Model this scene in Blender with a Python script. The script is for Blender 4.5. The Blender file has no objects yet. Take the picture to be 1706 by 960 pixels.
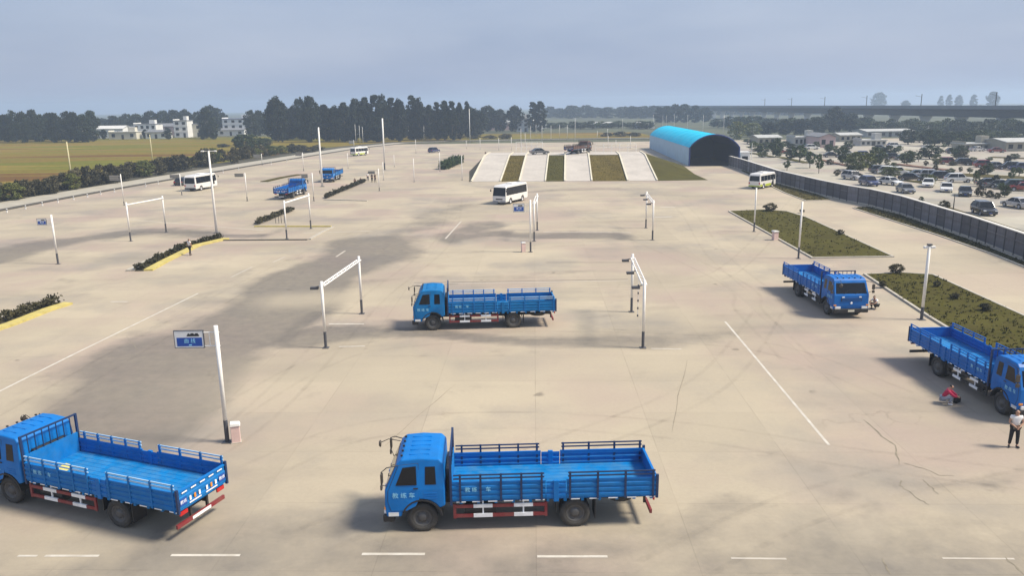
import bpy, bmesh, math, random
import numpy as np
from mathutils import Vector, Matrix
random.seed(11); rng = np.random.default_rng(11)
SC = bpy.context.scene; COL = SC.collection

# ------------------------------------------------------------------ camera
FPX, HORIZON, ROLL, CAMH = 1300.0, 176.0, math.radians(0.7), 14.4
PITCH = math.atan((480.0-HORIZON)/FPX)
cF = Vector((0, math.cos(PITCH), -math.sin(PITCH))); cR0 = Vector((1, 0, 0)); cU0 = cR0.cross(cF)
cR = math.cos(ROLL)*cR0 - math.sin(ROLL)*cU0; cU = cR.cross(cF)
cam = bpy.data.cameras.new('camera'); cam.sensor_width = 36; cam.lens = FPX/1706*36
cam.clip_start = 0.1; cam.clip_end = 12000
co = bpy.data.objects.new('camera', cam); COL.objects.link(co)
co.matrix_world = Matrix(((cR.x, cU.x, -cF.x, 0), (cR.y, cU.y, -cF.y, 0), (cR.z, cU.z, -cF.z, CAMH), (0, 0, 0, 1)))
SC.camera = co

# ------------------------------------------------------------------ sky, sun, exposure
SUN_DIR = Vector((0.93, -0.14, 1.12)).normalized()          # towards the sun
world = bpy.data.worlds.new('World'); SC.world = world; world.use_nodes = True
wn = world.node_tree; wn.nodes.clear()
wo = wn.nodes.new('ShaderNodeOutputWorld'); bg = wn.nodes.new('ShaderNodeBackground')
sky = wn.nodes.new('ShaderNodeTexSky'); sky.sky_type = 'NISHITA'; sky.sun_disc = False
sky.sun_elevation = math.asin(SUN_DIR.z); sky.sun_rotation = math.atan2(SUN_DIR.x, SUN_DIR.y)
sky.air_density = 1.6; sky.dust_density = 3.0; sky.ozone_density = 3.0
mixs = wn.nodes.new('ShaderNodeMix'); mixs.data_type = 'RGBA'
tcw = wn.nodes.new('ShaderNodeTexCoord'); mpw = wn.nodes.new('ShaderNodeMapping'); mpw.inputs['Scale'].default_value = (1.5, 1.5, 6)
nzw = wn.nodes.new('ShaderNodeTexNoise'); nzw.inputs['Scale'].default_value = 1.6; nzw.inputs['Detail'].default_value = 4
rpw = wn.nodes.new('ShaderNodeValToRGB')
rpw.color_ramp.elements[0].position = 0.25; rpw.color_ramp.elements[0].color = (1.36, 1.76, 2.75, 1)
rpw.color_ramp.elements[1].position = 0.75; rpw.color_ramp.elements[1].color = (2.35, 2.65, 3.45, 1)
wn.links.new(tcw.outputs['Generated'], mpw.inputs['Vector']); wn.links.new(mpw.outputs[0], nzw.inputs['Vector'])
wn.links.new(nzw.outputs['Fac'], rpw.inputs['Fac'])
mixs.inputs['Factor'].default_value = 0.85                     # thin even overcast in front of the blue
wn.links.new(sky.outputs[0], mixs.inputs['A']); wn.links.new(rpw.outputs[0], mixs.inputs['B'])
wn.links.new(mixs.outputs['Result'], bg.inputs['Color']); bg.inputs['Strength'].default_value = 0.12
wn.links.new(bg.outputs[0], wo.inputs['Surface'])
sl = bpy.data.lights.new('sun', 'SUN'); sl.energy = 3.4; sl.angle = math.radians(13.0); sl.color = (1.0, 0.90, 0.74)
so = bpy.data.objects.new('sun', sl); COL.objects.link(so)
so.rotation_euler = SUN_DIR.to_track_quat('Z', 'Y').to_euler(); so.location = (60, -40, 80)
SC.view_settings.view_transform = 'Standard'; SC.view_settings.look = 'None'
SC.view_settings.gamma = 1.0; SC.view_settings.exposure = 0.80
SC.render.engine = 'CYCLES'; SC.cycles.max_bounces = 6; SC.cycles.volume_bounces = 1
SC.cycles.volume_step_rate = 10

# ------------------------------------------------------------------ pixel -> place
def G(x, y, z=0.0):
    d = cR*((x-853)/FPX) - cU*((y-480)/FPX) + cF
    t = (z-CAMH)/d.z
    return Vector((d.x*t, d.y*t, z))
def P(p):
    v = Vector(p)-Vector((0, 0, CAMH)); w = v.dot(cF)
    return 853+FPX*v.dot(cR)/w, 480-FPX*v.dot(cU)/w
def HGT(g, ytop):
    lo, hi = 0.0, 60.0
    for _ in range(40):
        m = (lo+hi)/2
        if P((g.x, g.y, m))[1] > ytop: lo = m
        else: hi = m
    return lo
ORD = ['first','second','third','fourth','fifth','sixth','seventh','eighth','ninth','tenth','eleventh','twelfth','thirteenth','fourteenth','fifteenth','sixteenth','seventeenth','eighteenth','nineteenth','twentieth']
def nth(i):
    if i < 20: return ORD[i]
    tens = {2:'twenty', 3:'thirty', 4:'forty', 5:'fifty', 6:'sixty'}; n = i+1
    if n % 10 == 0: return {3:'thirtieth', 4:'fortieth', 5:'fiftieth', 6:'sixtieth'}[n//10]
    return tens[n//10]+'-'+ORD[n % 10-1]

# ------------------------------------------------------------------ materials
MATS = {}
def mat(name, col, rough=0.7, metal=0.0, var=0.12, scale=3.0, bump=0.0, bscale=20.0, coat=0.0, dirt=0.0, dirtcol=(0.30, 0.25, 0.18), emit=0, objvar=0.0, spec=0.5):
    if name in MATS: return MATS[name]
    m = bpy.data.materials.new(name); m.use_nodes = True; nt = m.node_tree; N = nt.nodes; L = nt.links
    b = N['Principled BSDF']; b.inputs['Roughness'].default_value = rough; b.inputs['Metallic'].default_value = metal
    b.inputs['Coat Weight'].default_value = coat; b.inputs['Specular IOR Level'].default_value = spec
    tc = N.new('ShaderNodeTexCoord')
    nz = N.new('ShaderNodeTexNoise'); nz.inputs['Scale'].default_value = scale; nz.inputs['Detail'].default_value = 6
    L.new(tc.outputs['Object'], nz.inputs['Vector'])
    mr = N.new('ShaderNodeMapRange'); mr.inputs['From Min'].default_value = 0.25; mr.inputs['From Max'].default_value = 0.75
    mr.inputs['To Min'].default_value = 1-var; mr.inputs['To Max'].default_value = 1+var
    L.new(nz.outputs['Fac'], mr.inputs['Value'])
    val = mr.outputs[0]
    if objvar:
        oi = N.new('ShaderNodeObjectInfo'); mo = N.new('ShaderNodeMapRange')
        mo.inputs['To Min'].default_value = 1-objvar; mo.inputs['To Max'].default_value = 1+objvar
        L.new(oi.outputs['Random'], mo.inputs['Value'])
        mm = N.new('ShaderNodeMath'); mm.operation = 'MULTIPLY'; L.new(val, mm.inputs[0]); L.new(mo.outputs[0], mm.inputs[1]); val = mm.outputs[0]
    mx = N.new('ShaderNodeVectorMath'); mx.operation = 'SCALE'; mx.inputs[0].default_value = col[:3]
    L.new(val, mx.inputs['Scale']); out = mx.outputs[0]
    if dirt:
        n2 = N.new('ShaderNodeTexNoise'); n2.inputs['Scale'].default_value = 1.7; n2.inputs['Detail'].default_value = 9; n2.inputs['Roughness'].default_value = 0.7
        L.new(tc.outputs['Object'], n2.inputs['Vector'])
        r2 = N.new('ShaderNodeMapRange'); r2.inputs['From Min'].default_value = 0.42; r2.inputs['From Max'].default_value = 0.8
        r2.inputs['To Max'].default_value = dirt; L.new(n2.outputs['Fac'], r2.inputs['Value'])
        mi = N.new('ShaderNodeMix'); mi.data_type = 'RGBA'; mi.inputs['B'].default_value = (*dirtcol, 1)
        L.new(r2.outputs[0], mi.inputs['Factor']); L.new(out, mi.inputs['A']); out = mi.outputs['Result']
        rr = N.new('ShaderNodeMapRange'); rr.inputs['To Min'].default_value = rough; rr.inputs['To Max'].default_value = min(1, rough+0.5)
        L.new(r2.outputs[0], rr.inputs['Value']); L.new(rr.outputs[0], b.inputs['Roughness'])
    L.new(out, b.inputs['Base Color'])
    if bump:
        n3 = N.new('ShaderNodeTexNoise'); n3.inputs['Scale'].default_value = bscale; n3.inputs['Detail'].default_value = 5
        L.new(tc.outputs['Object'], n3.inputs['Vector'])
        bp = N.new('ShaderNodeBump'); bp.inputs['Strength'].default_value = bump; L.new(n3.outputs['Fac'], bp.inputs['Height']); L.new(bp.outputs[0], b.inputs['Normal'])
    m.diffuse_color = (*col[:3], 1)
    MATS[name] = m; return m

def leafmat(name, c1, c2, objvar=0.25):
    m = bpy.data.materials.new(name); m.use_nodes = True; nt = m.node_tree; N = nt.nodes; L = nt.links
    b = N['Principled BSDF']; b.inputs['Roughness'].default_value = 0.65; b.inputs['Specular IOR Level'].default_value = 0.25
    tc = N.new('ShaderNodeTexCoord'); nz = N.new('ShaderNodeTexNoise'); nz.inputs['Scale'].default_value = 0.9; nz.inputs['Detail'].default_value = 6
    L.new(tc.outputs['Object'], nz.inputs['Vector'])
    oi = N.new('ShaderNodeObjectInfo')
    mm = N.new('ShaderNodeMath'); mm.operation = 'MULTIPLY_ADD'; mm.inputs[1].default_value = objvar*2; L.new(oi.outputs['Random'], mm.inputs[0])
    sub = N.new('ShaderNodeMath'); sub.operation = 'SUBTRACT'; sub.inputs[1].default_value = objvar; L.new(nz.outputs['Fac'], sub.inputs[0]); L.new(sub.outputs[0], mm.inputs[2])
    mi = N.new('ShaderNodeMix'); mi.data_type = 'RGBA'; mi.inputs['A'].default_value = (*c1, 1); mi.inputs['B'].default_value = (*c2, 1)
    mr = N.new('ShaderNodeMapRange'); mr.inputs['From Min'].default_value = 0.2; mr.inputs['From Max'].default_value = 0.8; L.new(mm.outputs[0], mr.inputs['Value'])
    L.new(mr.outputs[0], mi.inputs['Factor']); L.new(mi.outputs['Result'], b.inputs['Base Color'])
    MATS[name] = m; return m

M_BLUE = mat('truck_blue_paint', (0.0, 0.155, 0.50), 0.45, 0, 0.12, 2, dirt=0.22, dirtcol=(0.05, 0.17, 0.34), spec=0.25)
M_BED = mat('bed_blue_paint', (0.0, 0.15, 0.45), 0.55, 0, 0.16, 3, dirt=0.45, dirtcol=(0.06, 0.19, 0.34), spec=0.25)
M_DBLUE = mat('dark_blue_rail', (0.008, 0.030, 0.10), 0.5)
M_RAIL = mat('navy_rail', (0.008, 0.030, 0.10), 0.5)
M_STAKE = mat('navy_stake', (0.008, 0.030, 0.10), 0.5)
M_RAILP = mat('pale_blue_rail', (0.34, 0.52, 0.70), 0.5)
M_BROWN = mat('brown_truck_paint', (0.10, 0.045, 0.035), 0.5, dirt=0.3)
M_GLASS = mat('dark_glass', (0.008, 0.010, 0.014), 0.08, 0, 0.02, spec=0.28)
M_BLACK = mat('black_plastic', (0.018, 0.018, 0.02), 0.55)
M_CHASSIS = mat('chassis_black', (0.025, 0.024, 0.024), 0.7, dirt=0.4, dirtcol=(0.12, 0.10, 0.08))
M_TYRE = mat('tyre_rubber', (0.035, 0.034, 0.033), 0.85, dirt=0.55, dirtcol=(0.13, 0.12, 0.10))
M_RIM = mat('rim_grey', (0.10, 0.10, 0.10), 0.6, 0.2, dirt=0.5, dirtcol=(0.12, 0.10, 0.08))
M_RIMW = mat('rim_silver', (0.5, 0.5, 0.52), 0.4, 0.5)
M_RED = mat('guard_red', (0.20, 0.016, 0.024), 0.5, dirt=0.35)
M_WHITE = mat('white_paint', (0.78, 0.77, 0.74), 0.45, 0, 0.06, 4, dirt=0.12)
M_REFL = mat('reflective_white', (0.82, 0.84, 0.86), 0.3)
M_LAMP = mat('lamp_glass', (0.75, 0.77, 0.78), 0.12, 0.2)
M_ORANGE = mat('amber_lens', (0.75, 0.28, 0.03), 0.3)
M_TAIL = mat('tail_red_lens', (0.45, 0.015, 0.015), 0.25)
M_CYAN = mat('light_blue_lettering', (0.28, 0.64, 0.84), 0.5)
M_SIGNB = mat('sign_blue', (0.012, 0.07, 0.34), 0.4)
M_INK = mat('black_ink', (0.012, 0.012, 0.014), 0.6)
M_POLE = mat('white_pole_paint', (0.80, 0.78, 0.74), 0.45, 0, 0.06, 5, dirt=0.10)
M_POLEY = mat('yellowed_concrete_pole', (0.55, 0.50, 0.30), 0.8)
M_POLEG = mat('dark_pole_base', (0.06, 0.065, 0.08), 0.6, dirt=0.3)
M_MIRR = mat('mirror_brown', (0.06, 0.05, 0.04), 0.35)
M_CONC = mat('kerb_concrete', (0.42, 0.39, 0.33), 0.85, 0, 0.15, 2, bump=0.2, dirt=0.3)
M_YKERB = mat('yellow_kerb_paint', (0.50, 0.42, 0.12), 0.75, 0, 0.2, 2, dirt=0.5, dirtcol=(0.36, 0.32, 0.24))
M_RAMP = mat('ramp_concrete', (0.46, 0.425, 0.38), 0.85, 0, 0.14, 0.25, bump=0.15, dirt=0.45, dirtcol=(0.27, 0.245, 0.21))
M_TRUNK = mat('bark', (0.09, 0.07, 0.05), 0.9, 0, 0.3, 8)
M_SKIN = mat('skin', (0.42, 0.24, 0.16), 0.6, 0, 0.04)
M_HAIR = mat('dark_hair', (0.012, 0.010, 0.009), 0.6)
M_LEAF_D = leafmat('leaf_dark', (0.007, 0.013, 0.011), (0.024, 0.038, 0.018))
M_LEAF_DM = leafmat('leaf_dark_mid', (0.014, 0.026, 0.010), (0.055, 0.078, 0.024))
M_LEAF_M = leafmat('leaf_mid', (0.025, 0.050, 0.015), (0.085, 0.115, 0.035))
M_LEAF_Y = leafmat('leaf_olive', (0.05, 0.07, 0.018), (0.15, 0.16, 0.04))
M_BLADE = leafmat('grass_blade', (0.042, 0.041, 0.009), (0.085, 0.078, 0.018))
M_LEAF_H = leafmat('leaf_hedge', (0.024, 0.025, 0.014), (0.085, 0.075, 0.036))

# ------------------------------------------------------------------ mesh helpers
class MB:
    def __init__(s): s.v = []; s.f = []
    def add(s, vs, fs):
        o = len(s.v); s.v += [tuple(v) for v in vs]; s.f += [tuple(i+o for i in f) for f in fs]; return s
    def box(s, x0, x1, y0, y1, z0, z1):
        return s.add([(x0,y0,z0),(x1,y0,z0),(x1,y1,z0),(x0,y1,z0),(x0,y0,z1),(x1,y0,z1),(x1,y1,z1),(x0,y1,z1)],
                     [(0,3,2,1),(4,5,6,7),(0,1,5,4),(1,2,6,5),(2,3,7,6),(3,0,4,7)])
    def tube(s, pts, r, n=8, cap=True):
        pts = [Vector(p) for p in pts]; rs = r if isinstance(r, (list, tuple)) else [r]*len(pts)
        rings = []; o = len(s.v)
        for i, p in enumerate(pts):
            d = (pts[min(i+1, len(pts)-1)]-pts[max(i-1, 0)]).normalized()
            a = d.cross(Vector((0, 0, 1)) if abs(d.z) < 0.9 else Vector((1, 0, 0))).normalized(); b = d.cross(a)
            for k in range(n):
                t = 2*math.pi*k/n; s.v.append(tuple(p+(a*math.cos(t)+b*math.sin(t))*rs[i]))
        for i in range(len(pts)-1):
            for k in range(n):
                s.f.append((o+i*n+k, o+i*n+(k+1) % n, o+(i+1)*n+(k+1) % n, o+(i+1)*n+k))
        if cap:
            s.f.append(tuple(o+k for k in range(n))[::-1]); s.f.append(tuple(o+(len(pts)-1)*n+k for k in range(n)))
        return s
    def prism(s, prof, y0, y1, axis='y'):
        # prof: (a,b) points; axis y -> a=x b=z ; axis x -> a=y b=z ; axis z -> a=x b=y
        f = {'y': lambda a, b, t: (a, t, b), 'x': lambda a, b, t: (t, a, b), 'z': lambda a, b, t: (a, b, t)}[axis]
        n = len(prof); o = len(s.v)
        s.v += [f(a, b, y0) for a, b in prof]+[f(a, b, y1) for a, b in prof]
        s.f.append(tuple(o+i for i in range(n))); s.f.append(tuple(o+n+i for i in range(n))[::-1])
        for i in range(n): s.f.append((o+(i+1) % n, o+i, o+n+i, o+n+(i+1) % n))
        return s
    def lathe(s, prof, c, axis='y', n=28, closed=False):
        # prof (r, t) along axis
        o = len(s.v); m = len(prof)
        for r, t in prof:
            for k in range(n):
                a = 2*math.pi*k/n; u, w = r*math.cos(a), r*math.sin(a)
                s.v.append({'y': (c[0]+u, c[1]+t, c[2]+w), 'z': (c[0]+u, c[1]+w, c[2]+t), 'x': (c[0]+t, c[1]+u, c[2]+w)}[axis])
        for i in range(m if closed else m-1):
            j = (i+1) % m
            for k in range(n): s.f.append((o+i*n+k, o+i*n+(k+1) % n, o+j*n+(k+1) % n, o+j*n+k))
        return s
    def poly(s, pts):
        o = len(s.v); s.v += [tuple(p) for p in pts]; s.f.append(tuple(range(o, o+len(pts)))); return s
    def mesh(s, name, m=None, smooth=False):
        me = bpy.data.meshes.new(name); me.from_pydata(s.v, [], s.f); 
        bm = bmesh.new(); bm.from_mesh(me); bmesh.ops.recalc_face_normals(bm, faces=bm.faces); bm.to_mesh(me); bm.free()
        if m: me.materials.append(m)
        if smooth:
            for p in me.polygons: p.use_smooth = True
        return me
    def build(s, name, m, parent=None, smooth=False, bevel=0, seg=2, angle=35):
        o = bpy.data.objects.new(name, s.mesh(name, m, smooth)); COL.objects.link(o); o.parent = parent
        if bevel:
            md = o.modifiers.new('b', 'BEVEL'); md.width = bevel; md.segments = seg; md.limit_method = 'ANGLE'; md.angle_limit = math.radians(angle)
        return o
def tag(o, label=None, cat=None, group=None, kind=None):
    if label: o['label'] = label
    if cat: o['category'] = cat
    if group: o['group'] = group
    if kind: o['kind'] = kind
    return o
def empty(name, loc=(0, 0, 0), rz=0.0, label=None, cat=None, group=None):
    o = bpy.data.objects.new(name, None); COL.objects.link(o); o.location = loc; o.rotation_euler = (0, 0, rz); o.empty_display_size = 0.2
    return tag(o, label, cat, group)
def copy_tree(o, parent=None):
    c = o.copy(); COL.objects.link(c); c.parent = parent
    for ch in o.children: copy_tree(ch, c)
    return c
def allkids(o):
    for c in o.children:
        yield c; yield from allkids(c)
def remat(o, table):
    for c in allkids(o):
        if c.type == 'MESH' and c.material_slots:
            m = c.data.materials[0]
            if m in table:
                c.material_slots[0].link = 'OBJECT'; c.material_slots[0].material = table[m]
_fonts = {}
def text_mesh(s, size, depth=0.0):
    cu = bpy.data.curves.new('t', 'FONT'); cu.body = s; cu.size = size; cu.align_x = 'CENTER'; cu.align_y = 'CENTER'; cu.extrude = depth
    cu.resolution_u = 2
    ob = bpy.data.objects.new('t', cu); COL.objects.link(ob)
    dg = bpy.context.evaluated_depsgraph_get(); me = bpy.data.meshes.new_from_object(ob.evaluated_get(dg))
    bpy.data.objects.remove(ob); bpy.data.curves.remove(cu)
    return me
def text_obj(name, s, size, m, parent, origin, xdir, updir, depth=0.003):
    me = text_mesh(s, size, depth); me.materials.clear(); me.materials.append(m)
    x = Vector(xdir).normalized(); u = Vector(updir).normalized(); n = x.cross(u)
    T = Matrix(((x.x, u.x, n.x, origin[0]), (x.y, u.y, n.y, origin[1]), (x.z, u.z, n.z, origin[2]), (0, 0, 0, 1)))
    me.transform(T); me.name = name
    o = bpy.data.objects.new(name, me); COL.objects.link(o); o.parent = parent; return o
def sheet(name, pts, z, m, kind='structure', parent=None):
    b = MB(); b.poly([(p[0], p[1], z) for p in pts])
    o = b.build(name, m, parent)
    if o.data.polygons[0].normal.z < 0: o.data.flip_normals()
    if kind and parent is None: o['kind'] = kind
    return o

# ================================================================== THE GROUND
def ground_material(name, base, dark, light, joint=True):
    m = bpy.data.materials.new(name); m.use_nodes = True; nt = m.node_tree; N = nt.nodes; L = nt.links
    b = N['Principled BSDF']; b.inputs['Roughness'].default_value = 0.9; b.inputs['Specular IOR Level'].default_value = 0.18
    tc = N.new('ShaderNodeTexCoord'); geo = tc.outputs['Object']
    def noise(sc, det=6, rough=0.6, vec=None):
        n = N.new('ShaderNodeTexNoise'); n.inputs['Scale'].default_value = sc; n.inputs['Detail'].default_value = det; n.inputs['Roughness'].default_value = rough
        L.new(vec or geo, n.inputs['Vector']); return n.outputs['Fac']
    def rng_(v, a, c, lo, hi):
        r = N.new('ShaderNodeMapRange'); r.inputs['From Min'].default_value = a; r.inputs['From Max'].default_value = c
        r.inputs['To Min'].default_value = lo; r.inputs['To Max'].default_value = hi; L.new(v, r.inputs['Value']); return r.outputs[0]
    def mix(f, A, B):
        x = N.new('ShaderNodeMix'); x.data_type = 'RGBA'
        if isinstance(f, float): x.inputs['Factor'].default_value = f
        else: L.new(f, x.inputs['Factor'])
        for k, v in (('A', A), ('B', B)):
            if isinstance(v, tuple): x.inputs[k].default_value = (*v, 1)
            else: L.new(v, x.inputs[k])
        return x.outputs['Result']
    def mul(a, c):
        x = N.new('ShaderNodeMath'); x.operation = 'MULTIPLY'; L.new(a, x.inputs[0])
        if isinstance(c, float): x.inputs[1].default_value = c
        else: L.new(c, x.inputs[1])
        return x.outputs[0]
    def madd(a, c, clampv=True):
        x = N.new('ShaderNodeMath'); x.operation = 'ADD'; x.use_clamp = clampv; L.new(a, x.inputs[0]); L.new(c, x.inputs[1]); return x.outputs[0]
    at = N.new('ShaderNodeAttribute'); at.attribute_name = 'wear'
    at2 = N.new('ShaderNodeAttribute'); at2.attribute_name = 'pale'
    mp = N.new('ShaderNodeMapping'); mp.inputs['Scale'].default_value = (0.03, 0.16, 1); L.new(geo, mp.inputs['Vector'])
    streak = noise(1.0, 7, 0.62, mp.outputs[0])
    big = noise(0.05, 6, 0.6); mid = noise(0.35, 7, 0.65); fine = noise(6.0, 5, 0.7)
    c = mix(rng_(big, 0.35, 0.65, 0.0, 1.0), base, light)
    c = mix(rng_(noise(0.075, 4, 0.55), 0.46, 0.62, 0.0, 0.75), c, (base[0]*1.02, base[1]*0.93, base[2]*1.04))
    c = mix(rng_(noise(0.11, 5, 0.6), 0.50, 0.66, 0.0, 0.70), c, (base[0]*0.74, base[1]*0.79, base[2]*0.90))
    c = mix(rng_(streak, 0.54, 0.80, 0.0, 0.40), c, dark)
    w = rng_(madd(at.outputs['Fac'], rng_(mid, 0.25, 0.75, -0.28, 0.28), False), 0.22, 0.85, 0.0, 0.85)
    w = mul(w, rng_(at.outputs['Fac'], 0.0, 0.15, 0.0, 1.0))
    w = mul(w, rng_(noise(1.3, 6, 0.7), 0.3, 0.7, 0.72, 1.0))
    c = mix(w, c, dark)
    p = mul(at2.outputs['Fac'], rng_(mid, 0.2, 0.8, 0.7, 1.0))
    c = mix(p, c, light)
    c = mix(rng_(mid, 0.60, 0.82, 0.0, 0.30), c, tuple(x*0.72 for x in dark))
    c = mix(rng_(fine, 0.3, 0.8, 0.0, 0.14), c, tuple(x*0.6 for x in dark))
    # warped crack network, only in some patches
    vd = N.new('ShaderNodeVectorMath'); vd.operation = 'ADD'
    nv = N.new('ShaderNodeTexNoise'); nv.inputs['Scale'].default_value = 0.5; nv.inputs['Detail'].default_value = 5; L.new(geo, nv.inputs['Vector'])
    sc_ = N.new('ShaderNodeVectorMath'); sc_.operation = 'SCALE'; sc_.inputs['Scale'].default_value = 2.2; L.new(nv.outputs['Color'], sc_.inputs[0])
    L.new(geo, vd.inputs[0]); L.new(sc_.outputs[0], vd.inputs[1])
    vo = N.new('ShaderNodeTexVoronoi'); vo.feature = 'DISTANCE_TO_EDGE'; vo.inputs['Scale'].default_value = 0.16; L.new(vd.outputs[0], vo.inputs['Vector'])
    ck = rng_(vo.outputs['Distance'], 0.002, 0.010, 1.0, 0.0)
    ck = mul(ck, rng_(noise(0.09, 3, 0.5), 0.57, 0.68, 0.0, 0.22))
    c = mix(ck, c, (0.10, 0.085, 0.065))
    # small oil spots
    v2 = N.new('ShaderNodeTexVoronoi'); v2.inputs['Scale'].default_value = 0.45; L.new(vd.outputs[0], v2.inputs['Vector'])
    sp = mul(rng_(v2.outputs['Distance'], 0.05, 0.13, 0.6, 0.0), rng_(noise(0.21, 2), 0.58, 0.62, 0.0, 1.0))
    c = mix(sp, c, (0.12, 0.105, 0.085))
    if joint:
        br = N.new('ShaderNodeTexBrick'); br.offset = 0; br.inputs['Scale'].default_value = 1
        br.inputs['Brick Width'].default_value = 5.2; br.inputs['Row Height'].default_value = 4.4; br.inputs['Mortar Size'].default_value = 0.018
        br.inputs['Color1'].default_value = (0, 0, 0, 1); br.inputs['Color2'].default_value = (0, 1, 0, 1); br.inputs['Mortar'].default_value = (1, 0.5, 0, 1)
        mj = N.new('ShaderNodeMapping'); mj.inputs['Rotation'].default_value = (0, 0, 0.03); L.new(geo, mj.inputs['Vector']); L.new(mj.outputs[0], br.inputs['Vector'])
        sep = N.new('ShaderNodeSeparateColor'); L.new(br.outputs['Color'], sep.inputs[0])
        c = mix(mul(sep.outputs[1], 0.22), c, (0.24, 0.215, 0.17))
        c = mix(mul(sep.outputs[0], rng_(mid, 0.4, 0.7, 0.08, 0.42)), c, (0.13, 0.115, 0.09))
    L.new(c, b.inputs['Base Color'])
    bp = N.new('ShaderNodeBump'); bp.inputs['Strength'].default_value = 0.15; bp.inputs['Distance'].default_value = 0.02; L.new(fine, bp.inputs['Height']); L.new(bp.outputs[0], b.inputs['Normal'])
    return m
M_GROUND = ground_material('exam_ground_concrete', (0.362, 0.312, 0.240), (0.130, 0.121, 0.112), (0.475, 0.412, 0.305))
M_LOT = ground_material('car_park_concrete', (0.33, 0.305, 0.245), (0.19, 0.175, 0.13), (0.44, 0.41, 0.34), False)

def seg_dist(px, py, a, b):
    ax, ay = a; bx, by = b; dx, dy = bx-ax, by-ay; L2 = dx*dx+dy*dy+1e-9
    t = np.clip(((px-ax)*dx+(py-ay)*dy)/L2, 0, 1)
    return np.hypot(px-(ax+t*dx), py-(ay+t*dy))
def stroke(px, py, pts, hw, soft):
    g = [G(*p) for p in pts]; d = np.full(px.shape, 1e9)
    for a, b in zip(g[:-1], g[1:]): d = np.minimum(d, seg_dist(px, py, (a.x, a.y), (b.x, b.y)))
    return np.clip((hw+soft-d)/(2*soft), 0, 1)**1.5
WEAR = [  # worn, rubber-darkened wheel lanes of the training ground
    ([(40,770),(250,632),(400,545),(520,470),(640,402)], 5.0, 1.6, 1.0),
    ([(330,612),(420,562),(520,552),(600,556)], 1.8, 1.2, 0.95),
    ([(640,402),(760,345)], 3.4, 2.6, 0.55),
    ([(-60,700),(150,600),(330,500),(480,430)], 1.2, 2.0, 0.35),
    ([(0,480),(200,440),(420,420)], 1.0, 2.5, 0.30),
    ([(300,900),(560,890),(1100,890),(1300,870)], 1.2, 1.2, 0.6),
    ([(480,760),(640,740)], 0.5, 1.0, 0.3),
    ([(1100,330),(1220,325)], 2.0, 2.5, 0.35),
    ([(330,585),(430,560),(560,552)], 2.0, 1.5, 0.6),
    ([(-60,438),(60,412),(220,386),(330,390)], 3.4, 2.0, 0.95),
    ([(220,390),(430,392)], 1.8, 0.8, 0.9),
    ([(520,560),(700,562),(960,562),(1130,575)], 1.5, 0.7, 1.0),
    ([(640,598),(900,590)], 0.5, 0.6, 0.25),
    ([(770,402),(830,388),(930,392),(1045,395)], 2.2, 1.2, 0.95),
    ([(760,396),(800,374)], 2.8, 1.4, 0.8),
    ([(860,320),(1000,314)], 2.6, 1.8, 0.55),
    ([(620,470),(800,460),(1010,452)], 1.6, 1.4, 0.35),
    ([(1150,575),(1240,560)], 1.2, 1.0, 0.55),
    ([(960,530),(1120,515),(1180,512)], 0.9, 1.0, 0.35),
    ([(-200,965),(400,940),(900,955),(1900,940)], 2.8, 2.2, 0.62),
    ([(1300,770),(1450,800),(1706,775)], 0.6, 0.6, 0.40),
    ([(1420,835),(1500,850)], 0.9, 0.8, 0.45),
    ([(1450,900),(1600,880),(1706,860)], 1.0, 1.0, 0.40),
    ([(330,305),(420,300),(500,292)], 3.0, 2.0, 0.35),
    ([(0,530),(140,470)], 2.0, 1.5, 0.25),
    ([(230,860),(460,810),(620,780)], 1.4, 1.2, 0.22),
]
PALE = [
    ([(880,425),(930,420)], 2.0, 1.2, 0.8), ([(480,500),(600,495)], 2.6, 1.6, 0.7), ([(470,398),(540,388)], 2.5, 1.5, 0.6),
    ([(900,640),(1080,620),(1200,680)], 6, 4, 0.5), ([(470,650),(620,620),(700,640)], 4, 2.5, 0.6), ([(1250,300),(1500,420),(1706,500)], 6, 3, 0.5), ([(900,345),(1150,350)], 5, 4, 0.4),
    ([(430,640),(640,690)], 5, 4, 0.35), ([(0,600),(300,470)], 3, 2, 0.3),
]
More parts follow.
